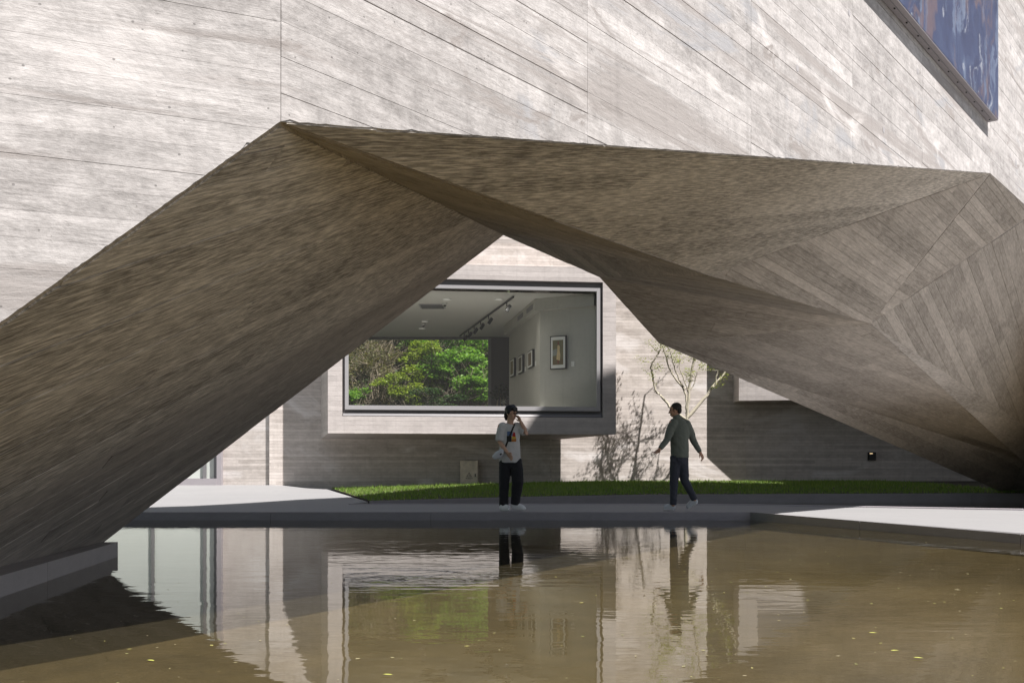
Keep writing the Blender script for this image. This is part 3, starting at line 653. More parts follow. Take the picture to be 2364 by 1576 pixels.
# ---------------------------------------------------------------- things in and on the gallery
def framed(pos_px, wall, h_px, w_m, label, kind, group=None):
    x, y = pos_px; p0, dr, nn = wall
    d = plane_d(x, (p0.x, p0.y), (dr.x, dr.y)); c = at(x, y, d); h = h_px/F*d
    t = dr.normalized(); t = t if t.x > 0 else -t; z = V((0, 0, 1)); c = c+nn*.05
    e = empty('framed_picture', c, label, 'picture', group)
    obox('backing', c, t, nn, z, w_m, .08, h, M['black'], e)
    obox('mount', c+nn*.043, t, nn, z, w_m-.07, .006, h-.07, M['white'], e)
    art(kind, e, c+nn*.05, t, nn, w_m*.66, h*.74)
    obox('card', c+t*(w_m/2+.22)-z*(h*.36)-nn*.04, t, nn, z, .12, .02, .17, M['white'], e)
def art(kind, e, c, t, nn, w, h):
    z = V((0, 0, 1)); face = 1 if True else 1
    def pp(name, pts, mat, lift):
        mesh(name, [c+t*(a*w)+z*(b*h)+nn*lift for a, b in pts], [tuple(range(len(pts)))], mat, e)
    pp('print', [(-.5, -.5), (.5, -.5), (.5, .5), (-.5, .5)], kind[0], 0)
    if len(kind) > 1:
        pp('meadow', [(-.5, -.5), (.5, -.5), (.5, -.28), (-.5, -.16)], kind[1], .003)
        pp('pond', [(-.5, -.14), (-.08, -.1), (-.1, .16), (-.5, .1)], kind[2], .003)
        pp('dress', [(-.14, -.28), (.20, -.34), (.24, -.1), (.16, .08), (.2, .22), (.1, .30), (-.04, .27), (-.06, .06)], kind[3], .006)
        pp('head', [(0, .30), (.09, .30), (.13, .37), (.07, .44), (0, .43), (-.03, .36)], kind[4], .006)
        pp('legs', [(-.02, -.46), (.06, -.46), (.12, -.33), (-.04, -.31)], kind[4], .006)
pc = lambda n, c: plain(n, c, .6, 0, .25, 4)
K1 = [pc('print_olive', (.17, .15, .07)), pc('print_brown', (.15, .11, .05)), pc('print_grey', (.26, .27, .24)), pc('print_cream', (.62, .47, .24)), pc('print_red', (.24, .06, .035))]
seg1 = (r0, rk-r0, wn1); seg2 = (rk, r1-rk, wn2)
framed((1291, 814), seg1, 77, .62, 'large framed print of a figure in a cream dress on the gallery wall', K1)
for x, y, h, nm, c in ((1229, 829, 40, 'framed print nearest the large one, third from the dark corner of the gallery', (.16, .12, .08)),
                       (1206, 841, 41, 'middle one of the three small framed prints on the gallery wall', (.10, .08, .06)),
                       (1187, 849, 41, 'small framed print closest to the dark corner of the gallery', (.18, .14, .07))):
    framed((x, y), seg2, h, .95, nm, [pc('print_small', c)], 'small framed prints in the gallery')
# track with spots
ta, tb = at(1189, 676, 36.9), at(1063, 773, 44.0); ta = V((ta.x, ta.y, CZ)); tb = V((-2.3, 45.2, CZ))
ta = V((.05, 35.0, CZ)); 
trk = empty('track_light', (ta+tb)/2, 'black lighting track with small spotlights across the gallery ceiling', 'track light')
td = (tb-ta).normalized(); tn = V((-td.y, td.x, 0))
obox('rail', (ta+tb)/2-V((0, 0, .06)), td, tn, (0, 0, 1), (tb-ta).length, .05, .05, M['black'], trk)
for s in (.10, .40, .55, .68, .80, .90):
    p = ta.lerp(tb, s)-V((0, 0, .20))
    sp = obox('spotlight', p+V((.06, 0, -.08)), (1, -.4, -.8), (0, 1, .4), (.6, 0, .9), .13, .13, .26, M['black'], trk, .02)
    obox('stem', p+V((0, 0, .05)), (1, 0, 0), (0, 1, 0), (0, 0, 1), .04, .04, .14, M['black'], sp)
# downlights, sensors, grille
def disc(name, c, r, h, mat, n=20, parent=None):
    ring = [(c[0]+math.cos(i/n*6.2832)*r, c[1]+math.sin(i/n*6.2832)*r) for i in range(n)]
    return prism(name, ring, c[2]-h, c[2], mat, parent)
m, nt, b, out = mat_new('lit_downlight_lens'); b.inputs['Base Color'].default_value = (.8, .8, .78, 1); b.inputs['Emission Color'].default_value = (1, .93, .82, 1); b.inputs['Emission Strength'].default_value = .12; M['lamp_lens'] = m
for (x, y), w in (((1031, 690), 'nearest the ceiling grille'), ((1151, 690), 'right of the ceiling track'), ((981, 741), 'deeper in on the left'), ((974, 757), 'behind the small sensor')):
    d = (CZ-HC)*F/(HY-y); p = at(x, y, d); p.z = CZ
    e = empty('downlight', p, 'round white recessed downlight '+w, 'downlight', 'gallery downlights')
    disc('trim', p, .17, .02, M['white'], parent=e); disc('lens', p-V((0, 0, .02)), .13, .006, M['lamp_lens'], parent=e)
    ld = bpy.data.lights.new('room_fill_spot', 'SPOT'); ld.energy = 28; ld.spot_size = math.radians(150); ld.spot_blend = .6; ld.shadow_soft_size = .08; ld.color = (1, .95, .87)  # spot added inside each fitting to brighten the room
    lo_ = bpy.data.objects.new('room_fill_spot', ld); COL.objects.link(lo_); lo_.parent = e; lo_.location = (0, 0, -.05)
for (x, y), w in (((1027, 699), 'white ceiling sensor beside the square grille'), ((978, 747), 'white ceiling sensor between two downlights')):
    d = (CZ-HC)*F/(HY-y); p = at(x, y, d); p.z = CZ
    e = empty('ceiling_sensor', p, w, 'sensor', 'gallery ceiling sensors')
    disc('base', p, .09, .08, M['white'], parent=e); disc('eye', p-V((0, 0, .08)), .05, .04, M['black'], parent=e)
d = (CZ-HC)*F/(HY-706); p = at(998, 706, d)
e = empty('ceiling_grille', V((p.x, p.y, CZ)), 'grey rectangular air grille set into the gallery ceiling', 'grille')
box('grille_frame', (p.x-.46, p.y-.45, CZ-.03), (p.x+.46, p.y+.45, CZ-.004), M['frame'], e)
for i in range(8): box('slat', (p.x-.40, p.y-.40+i*.105, CZ-.05), (p.x+.40, p.y-.34+i*.105, CZ-.031), M['lining'], e)
# flower stand in the dark corner
fs = empty('flower_stand', (-.48, 43.2, FZ), 'dark easel with a spray of white flowers in the gallery corner', 'flower stand')
for a, b_ in (((-.3, 0), (-.05, 0)), ((.3, 0), (.05, 0)), ((0, .4), (0, .1))):
    p, q = V((-.48+a[0], 43.2+a[1], FZ)), V((-.48+b_[0], 43.2+b_[1], FZ+2.0)); obox('leg', (p+q)/2, q-p, (0, 1, 0), (1, 0, 0), (q-p).length, .04, .04, M['pale_twig'], fs)
M['dark_leaf'] = leafmat('dark_bouquet_leaf', [(.012, .03, .012), (.03, .06, .02)], .1)
M['petal'] = leafmat('white_petal', [(.6, .6, .58), (.75, .75, .72)], .2)
def leaf_cloud(name, centers, radii, n, size, mat, parent, flat=.75, droop=0, aspect=.55):
    centers = np.array(centers, float); radii = np.array(radii, float)
    if radii.ndim == 1: radii = np.repeat(radii[:, None], 3, 1)
    vol = radii.prod(1)**(2/3.); k = RNG.choice(len(centers), n, p=vol/vol.sum())
    d = RNG.normal(size=(n, 3)); d /= np.linalg.norm(d, axis=1)[:, None]
    r = RNG.random(n)**.45; p = centers[k]+d*radii[k]*r[:, None]
    a = RNG.uniform(0, 6.283, n); tl_ = RNG.normal(0, flat, n)
    ux = np.stack([np.cos(a), np.sin(a), RNG.normal(-droop, .3, n)], 1); ux /= np.linalg.norm(ux, axis=1)[:, None]
    up_ = np.stack([-np.sin(a)*np.cos(tl_), np.cos(a)*np.cos(tl_), np.sin(tl_)], 1)
    s = RNG.uniform(.6, 1.3, n)[:, None]*size
    v = np.concatenate([p-ux*s, p+up_*s*aspect-ux*s*.1, p+ux*s, p-up_*s*aspect-ux*s*.1])
    i = np.arange(n); return np_mesh(name, v, np.stack([i, i+n, i+2*n, i+3*n], 1), mat, parent)
leaf_cloud('leaves', [(-.48, 43.0, 4.15), (-.7, 43.0, 4.0), (-.25, 43, 4.0)], [.35, .3, .3], 260, .07, M['dark_leaf'], fs)
leaf_cloud('blossoms', [(-.35, 42.9, 3.65), (-.1, 42.9, 3.85), (-.85, 42.9, 3.4)], [.13, .10, .12], 70, .045, M['petal'], fs)

# ---------------------------------------------------------------- banner on the street front
def bR(x, y): return onR(x, y)
rn3 = V((DR.y, -DR.x, 0)); dr3 = V((DR.x, DR.y, 0))
bc = bR(2279, 283); tb_ = (V((bc.x, bc.y))-A2).length; zb_ = bc.z
bn = empty('banner', V((bc.x, bc.y, zb_)), 'blue painted exhibition banner in a pale metal box frame high on the concrete wall', 'banner')
W0 = 6.5; p0 = upR(tb_-W0, zb_); p1 = upR(tb_, zb_); Hb = 5.0
def bb(t, z, o): return upR(tb_-W0+t, zb_+z)+rn3*o
hexa('box_frame', [bb(0, 0, .012), bb(W0, 0, .012), bb(W0, 0, .135), bb(0, 0, .135), bb(0, Hb, .012), bb(W0, Hb, .012), bb(W0, Hb, .135), bb(0, Hb, .135)], M['coping'], bn)
m, nt, b, out = mat_new('painted_canvas'); g = NT(nt); uv = g.n('ShaderNodeUVMap').outputs[0]
dist = g.n('ShaderNodeVectorMath', operation='ADD'); nz = g.n('ShaderNodeTexNoise'); g.l(uv, nz.inputs['Vector']); nz.inputs['Scale'].default_value = 1.6; nz.inputs['Detail'].default_value = 5
sc_ = g.n('ShaderNodeVectorMath', operation='SCALE'); g.l(nz.outputs['Color'], sc_.inputs[0]); sc_.inputs['Scale'].default_value = .9
g.l(uv, dist.inputs[0]); g.l(sc_.outputs[0], dist.inputs[1]); q = g.mapping(dist.outputs[0], (1.2, .5, 1), (.3, .2, 0), (0, 0, .25))
c1 = g.noise(q, 1.2, 8, .62, .9); c2 = g.noise(g.mapping(dist.outputs[0], (1.2, .42, 1), (4, 1, 0), (0, 0, .5)), 1.5, 7, .6, 1.4); c3 = g.noise(g.mapping(dist.outputs[0], (1.3, .5, 1), (9, 3, 0), (0, 0, -.3)), 1.4, 6, .6, 1.0)
col = g.ramp(c1, [(.30, (.022, .030, .068)), (.50, (.036, .050, .110)), (.62, (.055, .078, .145)), (.78, (.04, .080, .11))])
col = g.mix(g.ramp(c2, [(.52, 0.0), (.60, .75), (.68, .25)]), col, (.15, .19, .27))
col = g.mix(g.ramp(c3, [(.55, 0.0), (.64, .6)]), col, (.15, .10, .095))
col = g.mix(g.ramp(g.noise(g.mapping(dist.outputs[0], (1.4, .5, 1), (2, 7, 0), (0, 0, .2)), 1.7, 7, .6, 1.2), [(.60, 0.0), (.66, .8)]), col, (.30, .32, .36))
g.l(col, b.inputs['Base Color']); b.inputs['Roughness'].default_value = .45; M['canvas'] = m
mesh('painted_panel', [bb(.0, .012, .139), bb(W0-.003, .012, .139), bb(W0-.003, Hb, .139), bb(0, Hb, .139)], [(0, 1, 2, 3)], M['canvas'], bn)
obox('seam', bb(W0/2, -.002, .075), dr3, rn3, (0, 0, 1), W0-.1, .006, .006, M['lining'], bn)
for i in range(13):
    t_ = W0-.12-i*.42; obox('screw', bb(t_, -.003, .055), dr3, rn3, (0, 0, 1), .022, .014, .012, M['black'], bn)

# ---------------------------------------------------------------- steel cabinet on the lawn
cx0 = at(1083, 1120, 35.15); cz0 = .23
cab = empty('electrical_cabinet', V((cx0.x, 35.15, cz0)), 'small weathered steel electrical cabinet with a warning triangle under the picture window', 'cabinet')
w2, h2 = .31, .90
box('body', (cx0.x-w2, 35.15, cz0-.1), (cx0.x+w2, 35.42, cz0+h2), M['steel'], cab, .008)
door = box('door', (cx0.x-w2+.022, 35.132, cz0+.0), (cx0.x+w2-.022, 35.154, cz0+h2-.035), M['steel'], cab, .004)
obox('lock', (cx0.x+w2-.10, 35.123, cz0+.40), (1, 0, 0), (0, 1, 0), (0, 0, 1), .035, .02, .10, M['black'], door)
def tri_ring(c, r0_, r1_, y):
    vs_ = []
    for r in (r0_, r1_):
        for k in range(3): a = math.pi/2+k*2.0944; vs_.append((c[0]+math.cos(a)*r, y, c[1]+math.sin(a)*r))
    return vs_, [(0, 1, 4, 3), (1, 2, 5, 4), (2, 0, 3, 5)]
tv, tf = tri_ring((cx0.x, cz0+.40), .105, .078, 35.128); mesh('warning_triangle', tv, tf, M['ink'], door)
mesh('lightning_bolt', [(cx0.x+.012, 35.127, cz0+.455), (cx0.x-.022, 35.127, cz0+.40), (cx0.x+.0, 35.127, cz0+.40), (cx0.x-.01, 35.127, cz0+.36), (cx0.x+.024, 35.127, cz0+.415), (cx0.x+.004, 35.127, cz0+.415)], [(0, 1, 2, 3, 4, 5)], M['ink'], door)
cu = bpy.data.curves.new('warning_text', 'FONT'); cu.body = '有电危险'; cu.size = .062; cu.align_x = 'CENTER'; cu.space_character = 1.0
to = bpy.data.objects.new('warning_text_tmp', cu); COL.objects.link(to); bpy.context.view_layer.update()
me = bpy.data.meshes.new_from_object(to.evaluated_get(bpy.context.evaluated_depsgraph_get())); bpy.data.objects.remove(to)
me.transform(Matrix.Translation((cx0.x, 35.127, cz0+.275)) @ Matrix.Rotation(math.pi/2, 4, 'X'))
link('warning_text', me, M['ink'], door)
# small recessed wall lamp and sign on the left glazing
lp = at(2013, 1052, plane_d(2013, FA, FD)-.12)
lamp = empty('wall_lamp', lp, 'small black square wall lamp with a lit slit in the dark wall', 'lamp')
box('housing', (lp.x-.13, lp.y-.06, lp.z-.16), (lp.x+.13, lp.y+.08, lp.z+.14), M['black'], lamp, .01)
m, nt, b, out = mat_new('lamp_glow'); b.inputs['Emission Color'].default_value = (1, .72, .4, 1); b.inputs['Emission Strength'].default_value = .7; b.inputs['Base Color'].default_value = (.8, .7, .5, 1); M['glow'] = m
box('lit_slit', (lp.x-.10, lp.y-.075, lp.z+.075), (lp.x+.0, lp.y-.061, lp.z+.10), M['glow'], lamp)
sg = empty('notice_panel', (gx-5.2, gy-.1, 2.4), 'white notice panel with two columns of red characters beside the glazed front', 'sign')
box('panel', (gx-6.1, gy-.10, 2.3), (gx-4.5, gy-.07, 4.9), M['white'], sg)
for cidx, xx in enumerate((gx-5.05, gx-5.55)):
    for i in range(7-cidx):
        zz = 4.5-i*.3
        for k in range(4): box('red_stroke', (xx-.1+random.uniform(-.02, .05), gy-.113, zz-.11+k*.065), (xx+.1+random.uniform(-.05, .02), gy-.101, zz-.075+k*.065), M['red_ink'], sg)

# ---------------------------------------------------------------- trees
def limb(bm, pts, radii, seg=7):
    rings = []
    for i, p in enumerate(pts):
        t = (pts[min(i+1, len(pts)-1)]-pts[max(i-1, 0)]).normalized()
        a = t.orthogonal().normalized(); c = t.cross(a)
        rings.append([bm.verts.new(p+(a*math.cos(k/seg*6.2832)+c*math.sin(k/seg*6.2832))*radii[i]) for k in range(seg)])
    for i in range(len(rings)-1):
        for k in range(seg): bm.faces.new((rings[i][k], rings[i][(k+1) % seg], rings[i+1][(k+1) % seg], rings[i+1][k]))
    bm.faces.new(rings[-1])
def smooth_path(pts, n):
    pts = [V(p) for p in pts]; out = []
    P_ = [pts[0]*2-pts[1]]+pts+[pts[-1]*2-pts[-2]]
    for i in range(len(pts)-1):
        a, b_, c, d = P_[i:i+4]
        for k in range(n):
            t = k/n; out.append(.5*((2*b_)+(c-a)*t+(2*a-5*b_+4*c-d)*t*t+(3*b_-a-3*c+d)*t*t*t))
    out.append(pts[-1]); return out
def branchy(bm, path, r0_, r1_, n=5, seg=7):
    pts = smooth_path(path, n); k = len(pts)
    limb(bm, [p+V((random.gauss(0, .012), random.gauss(0, .012), 0)) for p in pts], [r0_+(r1_-r0_)*i/(k-1) for i in range(k)], seg); return pts
def bm_obj(name, bm, mat, parent, smooth=True):
    me = bpy.data.meshes.new(name); bm.to_mesh(me); bm.free(); return link(name, me, mat, parent, smooth)
def twigs(bm, pts, n, L, r, upb=.5, out_pts=None):
    for _ in range(n):
        i = random.randrange(len(pts)//3, len(pts)); p = pts[i]
        d = V((random.gauss(0, 1), random.gauss(0, .8), abs(random.gauss(upb, .5)))).normalized(); l = L*random.uniform(.5, 1.2)
        q1 = p+d*l*.5+V((random.gauss(0, .05), random.gauss(0, .05), 0)); q2 = p+d*l+V((0, 0, .1*l))
        limb(bm, [p, q1, q2], [r, r*.7, r*.3], 5)
        if out_pts is not None: out_pts += [q1, q1.lerp(q2, .5), q2]
M['spring'] = leafmat('spring_leaf', [(.22, .30, .04), (.32, .40, .06), (.40, .44, .09)], .45)
TD = 34.6
def tp_(x, y, dd=0): return at(x, y, TD+dd)
tree = empty('young_tree', (tp_(1585, 1100).x, TD, .35), 'pale-barked young tree with sparse fresh leaves against the sunlit wall', 'tree')
bm = bmesh.new(); tips = []
stem = [(1582, 1112), (1584, 1000), (1586, 950), (1594, 880), (1604, 815), (1616, 740), (1632, 640)]
s_ = branchy(bm, [tp_(*p) for p in stem], .066, .026); twigs(bm, s_[12:], 22, 1.0, .014, .6, tips)
for path, ra, rb_, nt_ in (
    ([(1586, 965), (1625, 920), (1652, 885), (1672, 862), (1690, 820), (1712, 760)], .085, .035, 8),
    ([(1650, 890), (1656, 862), (1663, 848), (1676, 800), (1690, 730)], .05, .02, 6),
    ([(1584, 968), (1552, 945), (1525, 912), (1512, 900), (1507, 870), (1503, 846), (1512, 828), (1524, 806), (1523, 780), (1510, 740), (1490, 690)], .065, .018, 14),
    ([(1586, 950), (1582, 905), (1562, 878), (1545, 850), (1535, 815), (1527, 790), (1520, 740), (1510, 680)], .05, .02, 12),
    ([(1590, 905), (1570, 880), (1556, 845), (1548, 812), (1538, 795), (1530, 760)], .04, .015, 10),
    ([(1588, 900), (1577, 870), (1569, 845), (1570, 815), (1574, 780)], .03, .01, 8),
    ([(1596, 900), (1604, 880), (1610, 860), (1622, 830)], .03, .012, 8)):
    dd = random.uniform(-.35, .35)
    b_ = branchy(bm, [tp_(x, y, dd*min(1, i/3)) for i, (x, y) in enumerate(path)], ra*.72, rb_*.62); twigs(bm, b_, nt_, .55, .009, .4, tips)
bm_obj('trunk', bm, M['bark'], tree)
leaf_cloud('crown', [tuple(p) for p in tips if p.z < 9.2], [.16]*len([p for p in tips if p.z < 9.2]), 3600, .030, M['spring'], tree)
# vegetation on the hillside seen through the rear window
M['lf_bright'] = leafmat('bright_leaf', [(.10, .24, .03), (.17, .36, .045), (.25, .46, .07), (.32, .50, .11)], .45)
M['lf_yellow'] = leafmat('yellow_green_leaf', [(.18, .26, .03), (.30, .40, .045), (.40, .47, .08)], .45)
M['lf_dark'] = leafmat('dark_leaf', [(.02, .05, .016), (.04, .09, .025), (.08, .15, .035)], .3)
M['lf_olive'] = leafmat('dry_olive_leaf', [(.12, .13, .05), (.20, .19, .08), (.26, .21, .11), (.14, .19, .05)], .35)
def hill_z(x, y):
    h = HILL.ray_cast(V((x, y, 80)), V((0, 0, -1))); return h[0].z if h[0] else 0
def wild(name, px, y0, h_px, w_px, mat, n, size, label, group, layers=6, bark='twig', bare=0, spread=.5):
    # a bush or tree rooted on the hillside, its crown made of flattened sprays
    c = at(px[0], px[1], y0); gz = hill_z(c.x, y0); s = y0/F; W = w_px*s/2*1.3; H = h_px*s/2*1.25; n = int(n*1.7); layers = int(layers*2.4)
    e = empty(name, (c.x, y0, gz), label, 'tree' if 'tree' in name else 'shrub', group); bm = bmesh.new()
    base = V((c.x+random.uniform(-.3, .3), y0+.3, gz-.2)); cs = []; rs = []
    for k in range(layers):
        a = random.uniform(0, 6.28); q = V((c.x+math.cos(a)*W*random.uniform(.1, .75), y0+math.sin(a)*W*spread, c.z+H*random.uniform(-.85, .85)))
        mid_ = base.lerp(q, .55)+V((random.uniform(-.3, .3), random.uniform(-.2, .2), .3))
        pts = branchy(bm, [base, mid_, q], .06, .015, 4, 5); twigs(bm, pts, 5+bare, W*.7, .012, .3)
        cs.append(tuple(q)); f = random.uniform(.16, .42); rs.append((W*f, W*f*.7, max(.14, H*f*.9)))
        cs.append(tuple(q+V((random.uniform(-W, W)*.35, random.uniform(-.3, .3), -H*.18)))); rs.append((W*f*.6, W*f*.5, H*f*.4))
    bm_obj('stems', bm, M[bark], e)
    leaf_cloud('crown', cs, rs, n, size, M[mat], e, .6, .2)
G_ = 'hillside plants seen through the gallery'
for px, y0, h, w, mat, n, size, lab, nm, lay, bark, bare in (
    ((1075, 800), 55.0, 90, 150, 'lf_bright', 3200, .10, 'bright green tree at the top right of the rear window view', 'hillside_tree', 8, 'twig', 0),
    ((1040, 855), 53.4, 70, 150, 'lf_bright', 3200, .095, 'bright green spreading tree in the middle of the rear window view', 'hillside_tree', 8, 'twig', 0),
    ((1092, 898), 52.0, 60, 120, 'lf_bright', 2800, .09, 'bright green drooping sprays low on the right of the rear window', 'hillside_tree', 8, 'pale_twig', 0),
    ((975, 855), 53.0, 110, 90, 'lf_yellow', 3200, .075, 'yellow-green leafy bush in the middle of the rear window', 'hillside_shrub', 8, 'twig', 0),
    ((930, 905), 51.6, 70, 110, 'lf_yellow', 2600, .07, 'yellow-green low bush at the foot of the rear window', 'hillside_shrub', 7, 'twig', 1),
    ((950, 790), 56.0, 60, 120, 'lf_bright', 2600, .095, 'bright green crown at the top centre of the rear window', 'hillside_tree', 7, 'twig', 0),
    ((850, 880), 52.4, 120, 110, 'lf_olive', 2600, .06, 'dry olive-brown thicket on the left of the rear window', 'hillside_shrub', 8, 'pale_twig', 8),
    ((880, 805), 55.4, 80, 120, 'lf_olive', 1500, .06, 'half-bare grey shrub with tangled branches upper left of the rear window', 'hillside_shrub', 8, 'pale_twig', 12),
    ((790, 850), 53.4, 150, 90, 'lf_olive', 2200, .07, 'olive bush at the far left edge of the rear window', 'hillside_shrub', 7, 'twig', 4),
    ((825, 925), 51.0, 50, 90, 'lf_bright', 1600, .06, 'small green bush at the bottom left of the rear window', 'hillside_shrub', 6, 'twig', 1),
    ((1010, 925), 50.8, 50, 130, 'lf_dark', 2200, .07, 'dark green undergrowth bush low in the centre of the rear window', 'hillside_shrub', 7, 'twig', 1),
    ((1120, 840), 57.0, 150, 130, 'lf_dark', 3000, .10, 'dark green tree behind the bright one on the right', 'hillside_tree', 8, 'twig', 0),
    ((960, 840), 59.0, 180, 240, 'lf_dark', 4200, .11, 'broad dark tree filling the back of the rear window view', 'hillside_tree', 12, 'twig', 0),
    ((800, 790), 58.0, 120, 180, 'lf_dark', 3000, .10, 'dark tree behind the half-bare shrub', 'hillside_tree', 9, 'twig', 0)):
    wild(nm, px, y0, h, w, mat, n, size, lab, G_, lay, bark, bare)
M['ivy'] = leafmat('undergrowth_leaf', [(.02, .045, .012), (.05, .09, .02), (.09, .12, .035), (.10, .08, .04)], .25)
nu = 60000; ux = RNG.uniform(-17, 3, nu); uy = RNG.uniform(48.5, 64, nu)
uz = .3+np.maximum(0, uy-48.5)*.72
cen = np.stack([ux, uy, uz+.35], 1)
i_ = np.arange(nu); a_ = RNG.uniform(0, 6.28, nu); sz = RNG.uniform(.06, .15, nu)[:, None]
e1_ = np.stack([np.cos(a_), np.sin(a_), RNG.normal(0, .4, nu)], 1)*sz; e2_ = np.stack([-np.sin(a_)*.5, np.cos(a_)*.5, RNG.normal(.5, .3, nu)], 1)*sz*.6
cen[:, 2] += RNG.uniform(-.3, 1.0, nu)*(.4+.6*np.sin(ux*1.3+uy*.9)**2)
ug = np_mesh('undergrowth', np.concatenate([cen-e1_, cen+e2_, cen+e1_, cen-e2_]), np.stack([i_, i_+nu, i_+2*nu, i_+3*nu], 1), M['ivy'])
tag(ug, 'tangled undergrowth covering the hillside behind the gallery', 'undergrowth', kind='stuff')

# specks and leaves on the pool
nl = 900; lx = RNG.uniform(-2.5, 8.5, nl); ly = 2.2+12*RNG.random(nl)**1.3; ls = RNG.uniform(.004, .013, nl)*(1+.9*(RNG.random(nl) > .93)); la = RNG.uniform(0, 6.28, nl)
c_ = np.stack([lx, ly, np.full(nl, .003)], 1); d1 = np.stack([np.cos(la), np.sin(la), np.zeros(nl)], 1)*ls[:, None]; d2 = np.stack([-np.sin(la), np.cos(la), np.zeros(nl)], 1)*ls[:, None]*.5
i_ = np.arange(nl)
M['fleck'] = leafmat('floating_fleck', [(.20, .24, .06), (.42, .38, .22), (.34, .30, .20), (.40, .38, .12), (.30, .34, .10)], .1, .6)
fk = np_mesh('floating_specks', np.concatenate([c_-d1, c_+d2, c_+d1, c_-d2]), np.stack([i_, i_+nl, i_+2*nl, i_+3*nl], 1), M['fleck'])
tag(fk, 'tiny floating petals and leaf specks scattered over the brown pool', 'debris', kind='stuff')
M['lfy'] = plain('yellow_leaf', (.42, .44, .10), .5)
def fleaf(px, lab):
    d = HC*F/(px[1]-HY); c = at(px[0], px[1], d); a = random.uniform(-.5, .5); L = .022
    pts = [(-1, 0), (-.5, .34), (.2, .38), (1, 0), (.2, -.36), (-.5, -.3)]
    vv_ = [V((c.x+(p*math.cos(a)-q*math.sin(a))*L, d+(p*math.sin(a)+q*math.cos(a))*L, .005+.004*abs(q))) for p, q in pts]+[V((c.x-L*1.5*math.cos(a), d-L*1.5*math.sin(a), .006))]
    o = mesh('fallen_leaf', vv_, [(0, 1, 2, 3, 4, 5), (0, 5, 6)], M['lfy']); tag(o, lab, 'leaf', 'leaves on the pool')
fleaf((2066, 1503), 'yellow leaf floating on the pool near the right foreground'); fleaf((348, 1526), 'pale leaf floating near the left foreground of the pool')
fleaf((895, 1559), 'green-yellow leaf floating low in the centre of the pool'); fleaf((2120, 1520), 'pale leaf floating just right of the yellow one')
fleaf((2015, 1462), 'small yellow leaf floating furthest back on the right')

# ---------------------------------------------------------------- people
def ball(c, r, rot=None, seg=16, rings=10):
    c = V(c); r = V(r) if not isinstance(r, (int, float)) else V((r, r, r)); vs_ = []; fs = []
    for i in range(rings+1):
        th = math.pi*i/rings
        for k in range(seg):
            ph = 6.28318*k/seg; p = V((r.x*math.sin(th)*math.cos(ph), r.y*math.sin(th)*math.sin(ph), r.z*math.cos(th)))
            vs_.append(c+(rot @ p if rot else p))
    for i in range(rings):
        for k in range(seg): fs.append((i*seg+k, i*seg+(k+1) % seg, (i+1)*seg+(k+1) % seg, (i+1)*seg+k))
    return vs_, fs
def chain(pts, radii, seg=14, yax=V((0, 1, 0)), flat=False):
    # tapering tube with rounded ends; radii are numbers or (across, deep) pairs
    pts = [V(p) for p in pts]; rr = [(r, r) if isinstance(r, (int, float)) else r for r in radii]
    t0 = (pts[1]-pts[0]).normalized(); t1 = (pts[-1]-pts[-2]).normalized()
    P_ = []; R2 = []
    for q in (() if flat is True else (1.0, .85, .5)): e = math.sqrt(max(0, 1-q*q)); P_.append(pts[0]-t0*min(rr[0])*q); R2.append((rr[0][0]*max(e, .05), rr[0][1]*max(e, .05)))
    P_ += pts; R2 += rr
    for q in (() if flat else (.5, .85, 1.0)): e = math.sqrt(max(0, 1-q*q)); P_.append(pts[-1]+t1*min(rr[-1])*q); R2.append((rr[-1][0]*max(e, .05), rr[-1][1]*max(e, .05)))
    vs_ = []; fs = []
    for i, p in enumerate(P_):
        t = (P_[min(i+1, len(P_)-1)]-P_[max(i-1, 0)]).normalized(); y = yax-t*yax.dot(t)
        if y.length < .2: y = V((1, 0, 0))-t*t.x
        y.normalize(); x = y.cross(t)
        for k in range(seg): a = 6.28318*k/seg; vs_.append(p+x*(R2[i][0]*math.cos(a))+y*(R2[i][1]*math.sin(a)))
    n = len(P_)
    for i in range(n-1):
        for k in range(seg): fs.append((i*seg+k, i*seg+(k+1) % seg, (i+1)*seg+(k+1) % seg, (i+1)*seg+k))
    fs.append(tuple(range(seg))[::-1]); fs.append(tuple((n-1)*seg+k for k in range(seg)))
    return vs_, fs
def fuse(name, parts, mat, parent, voxel=.008, iters=5, wrinkle=0):
    vs_, fs = [], []
    for v_, f_ in parts:
        o = len(vs_); vs_ += v_; fs += [tuple(i+o for i in q) for q in f_]
    me = bpy.data.meshes.new(name+'_raw'); me.from_pydata([tuple(p) for p in vs_], [], fs); me.update()
    bm = bmesh.new(); bm.from_mesh(me); bmesh.ops.recalc_face_normals(bm, faces=bm.faces); bm.to_mesh(me); bm.free()
    ob = bpy.data.objects.new(name+'_raw', me); COL.objects.link(ob)
    r = ob.modifiers.new('r', 'REMESH'); r.mode = 'VOXEL'; r.voxel_size = voxel
    s = ob.modifiers.new('s', 'SMOOTH'); s.factor = .5; s.iterations = iters
    bpy.context.view_layer.update()
    m2 = bpy.data.meshes.new_from_object(ob.evaluated_get(bpy.context.evaluated_depsgraph_get()))
    bpy.data.objects.remove(ob); m2.name = name
    if wrinkle:
        from mathutils import noise as mn
        nrm = [v_.normal.copy() for v_ in m2.vertices]
        for v_, nn in zip(m2.vertices, nrm):
            c = v_.co; w = mn.noise(V((c.x*9, c.y*9, c.z*16+c.x*10)))+.5*mn.noise(V((c.x*20+c.z*14, c.y*20, c.z*24)))
            v_.co = c+nn*(w*wrinkle)
    m2.materials.clear()
    return link(name, m2, mat, parent, True, world=False)
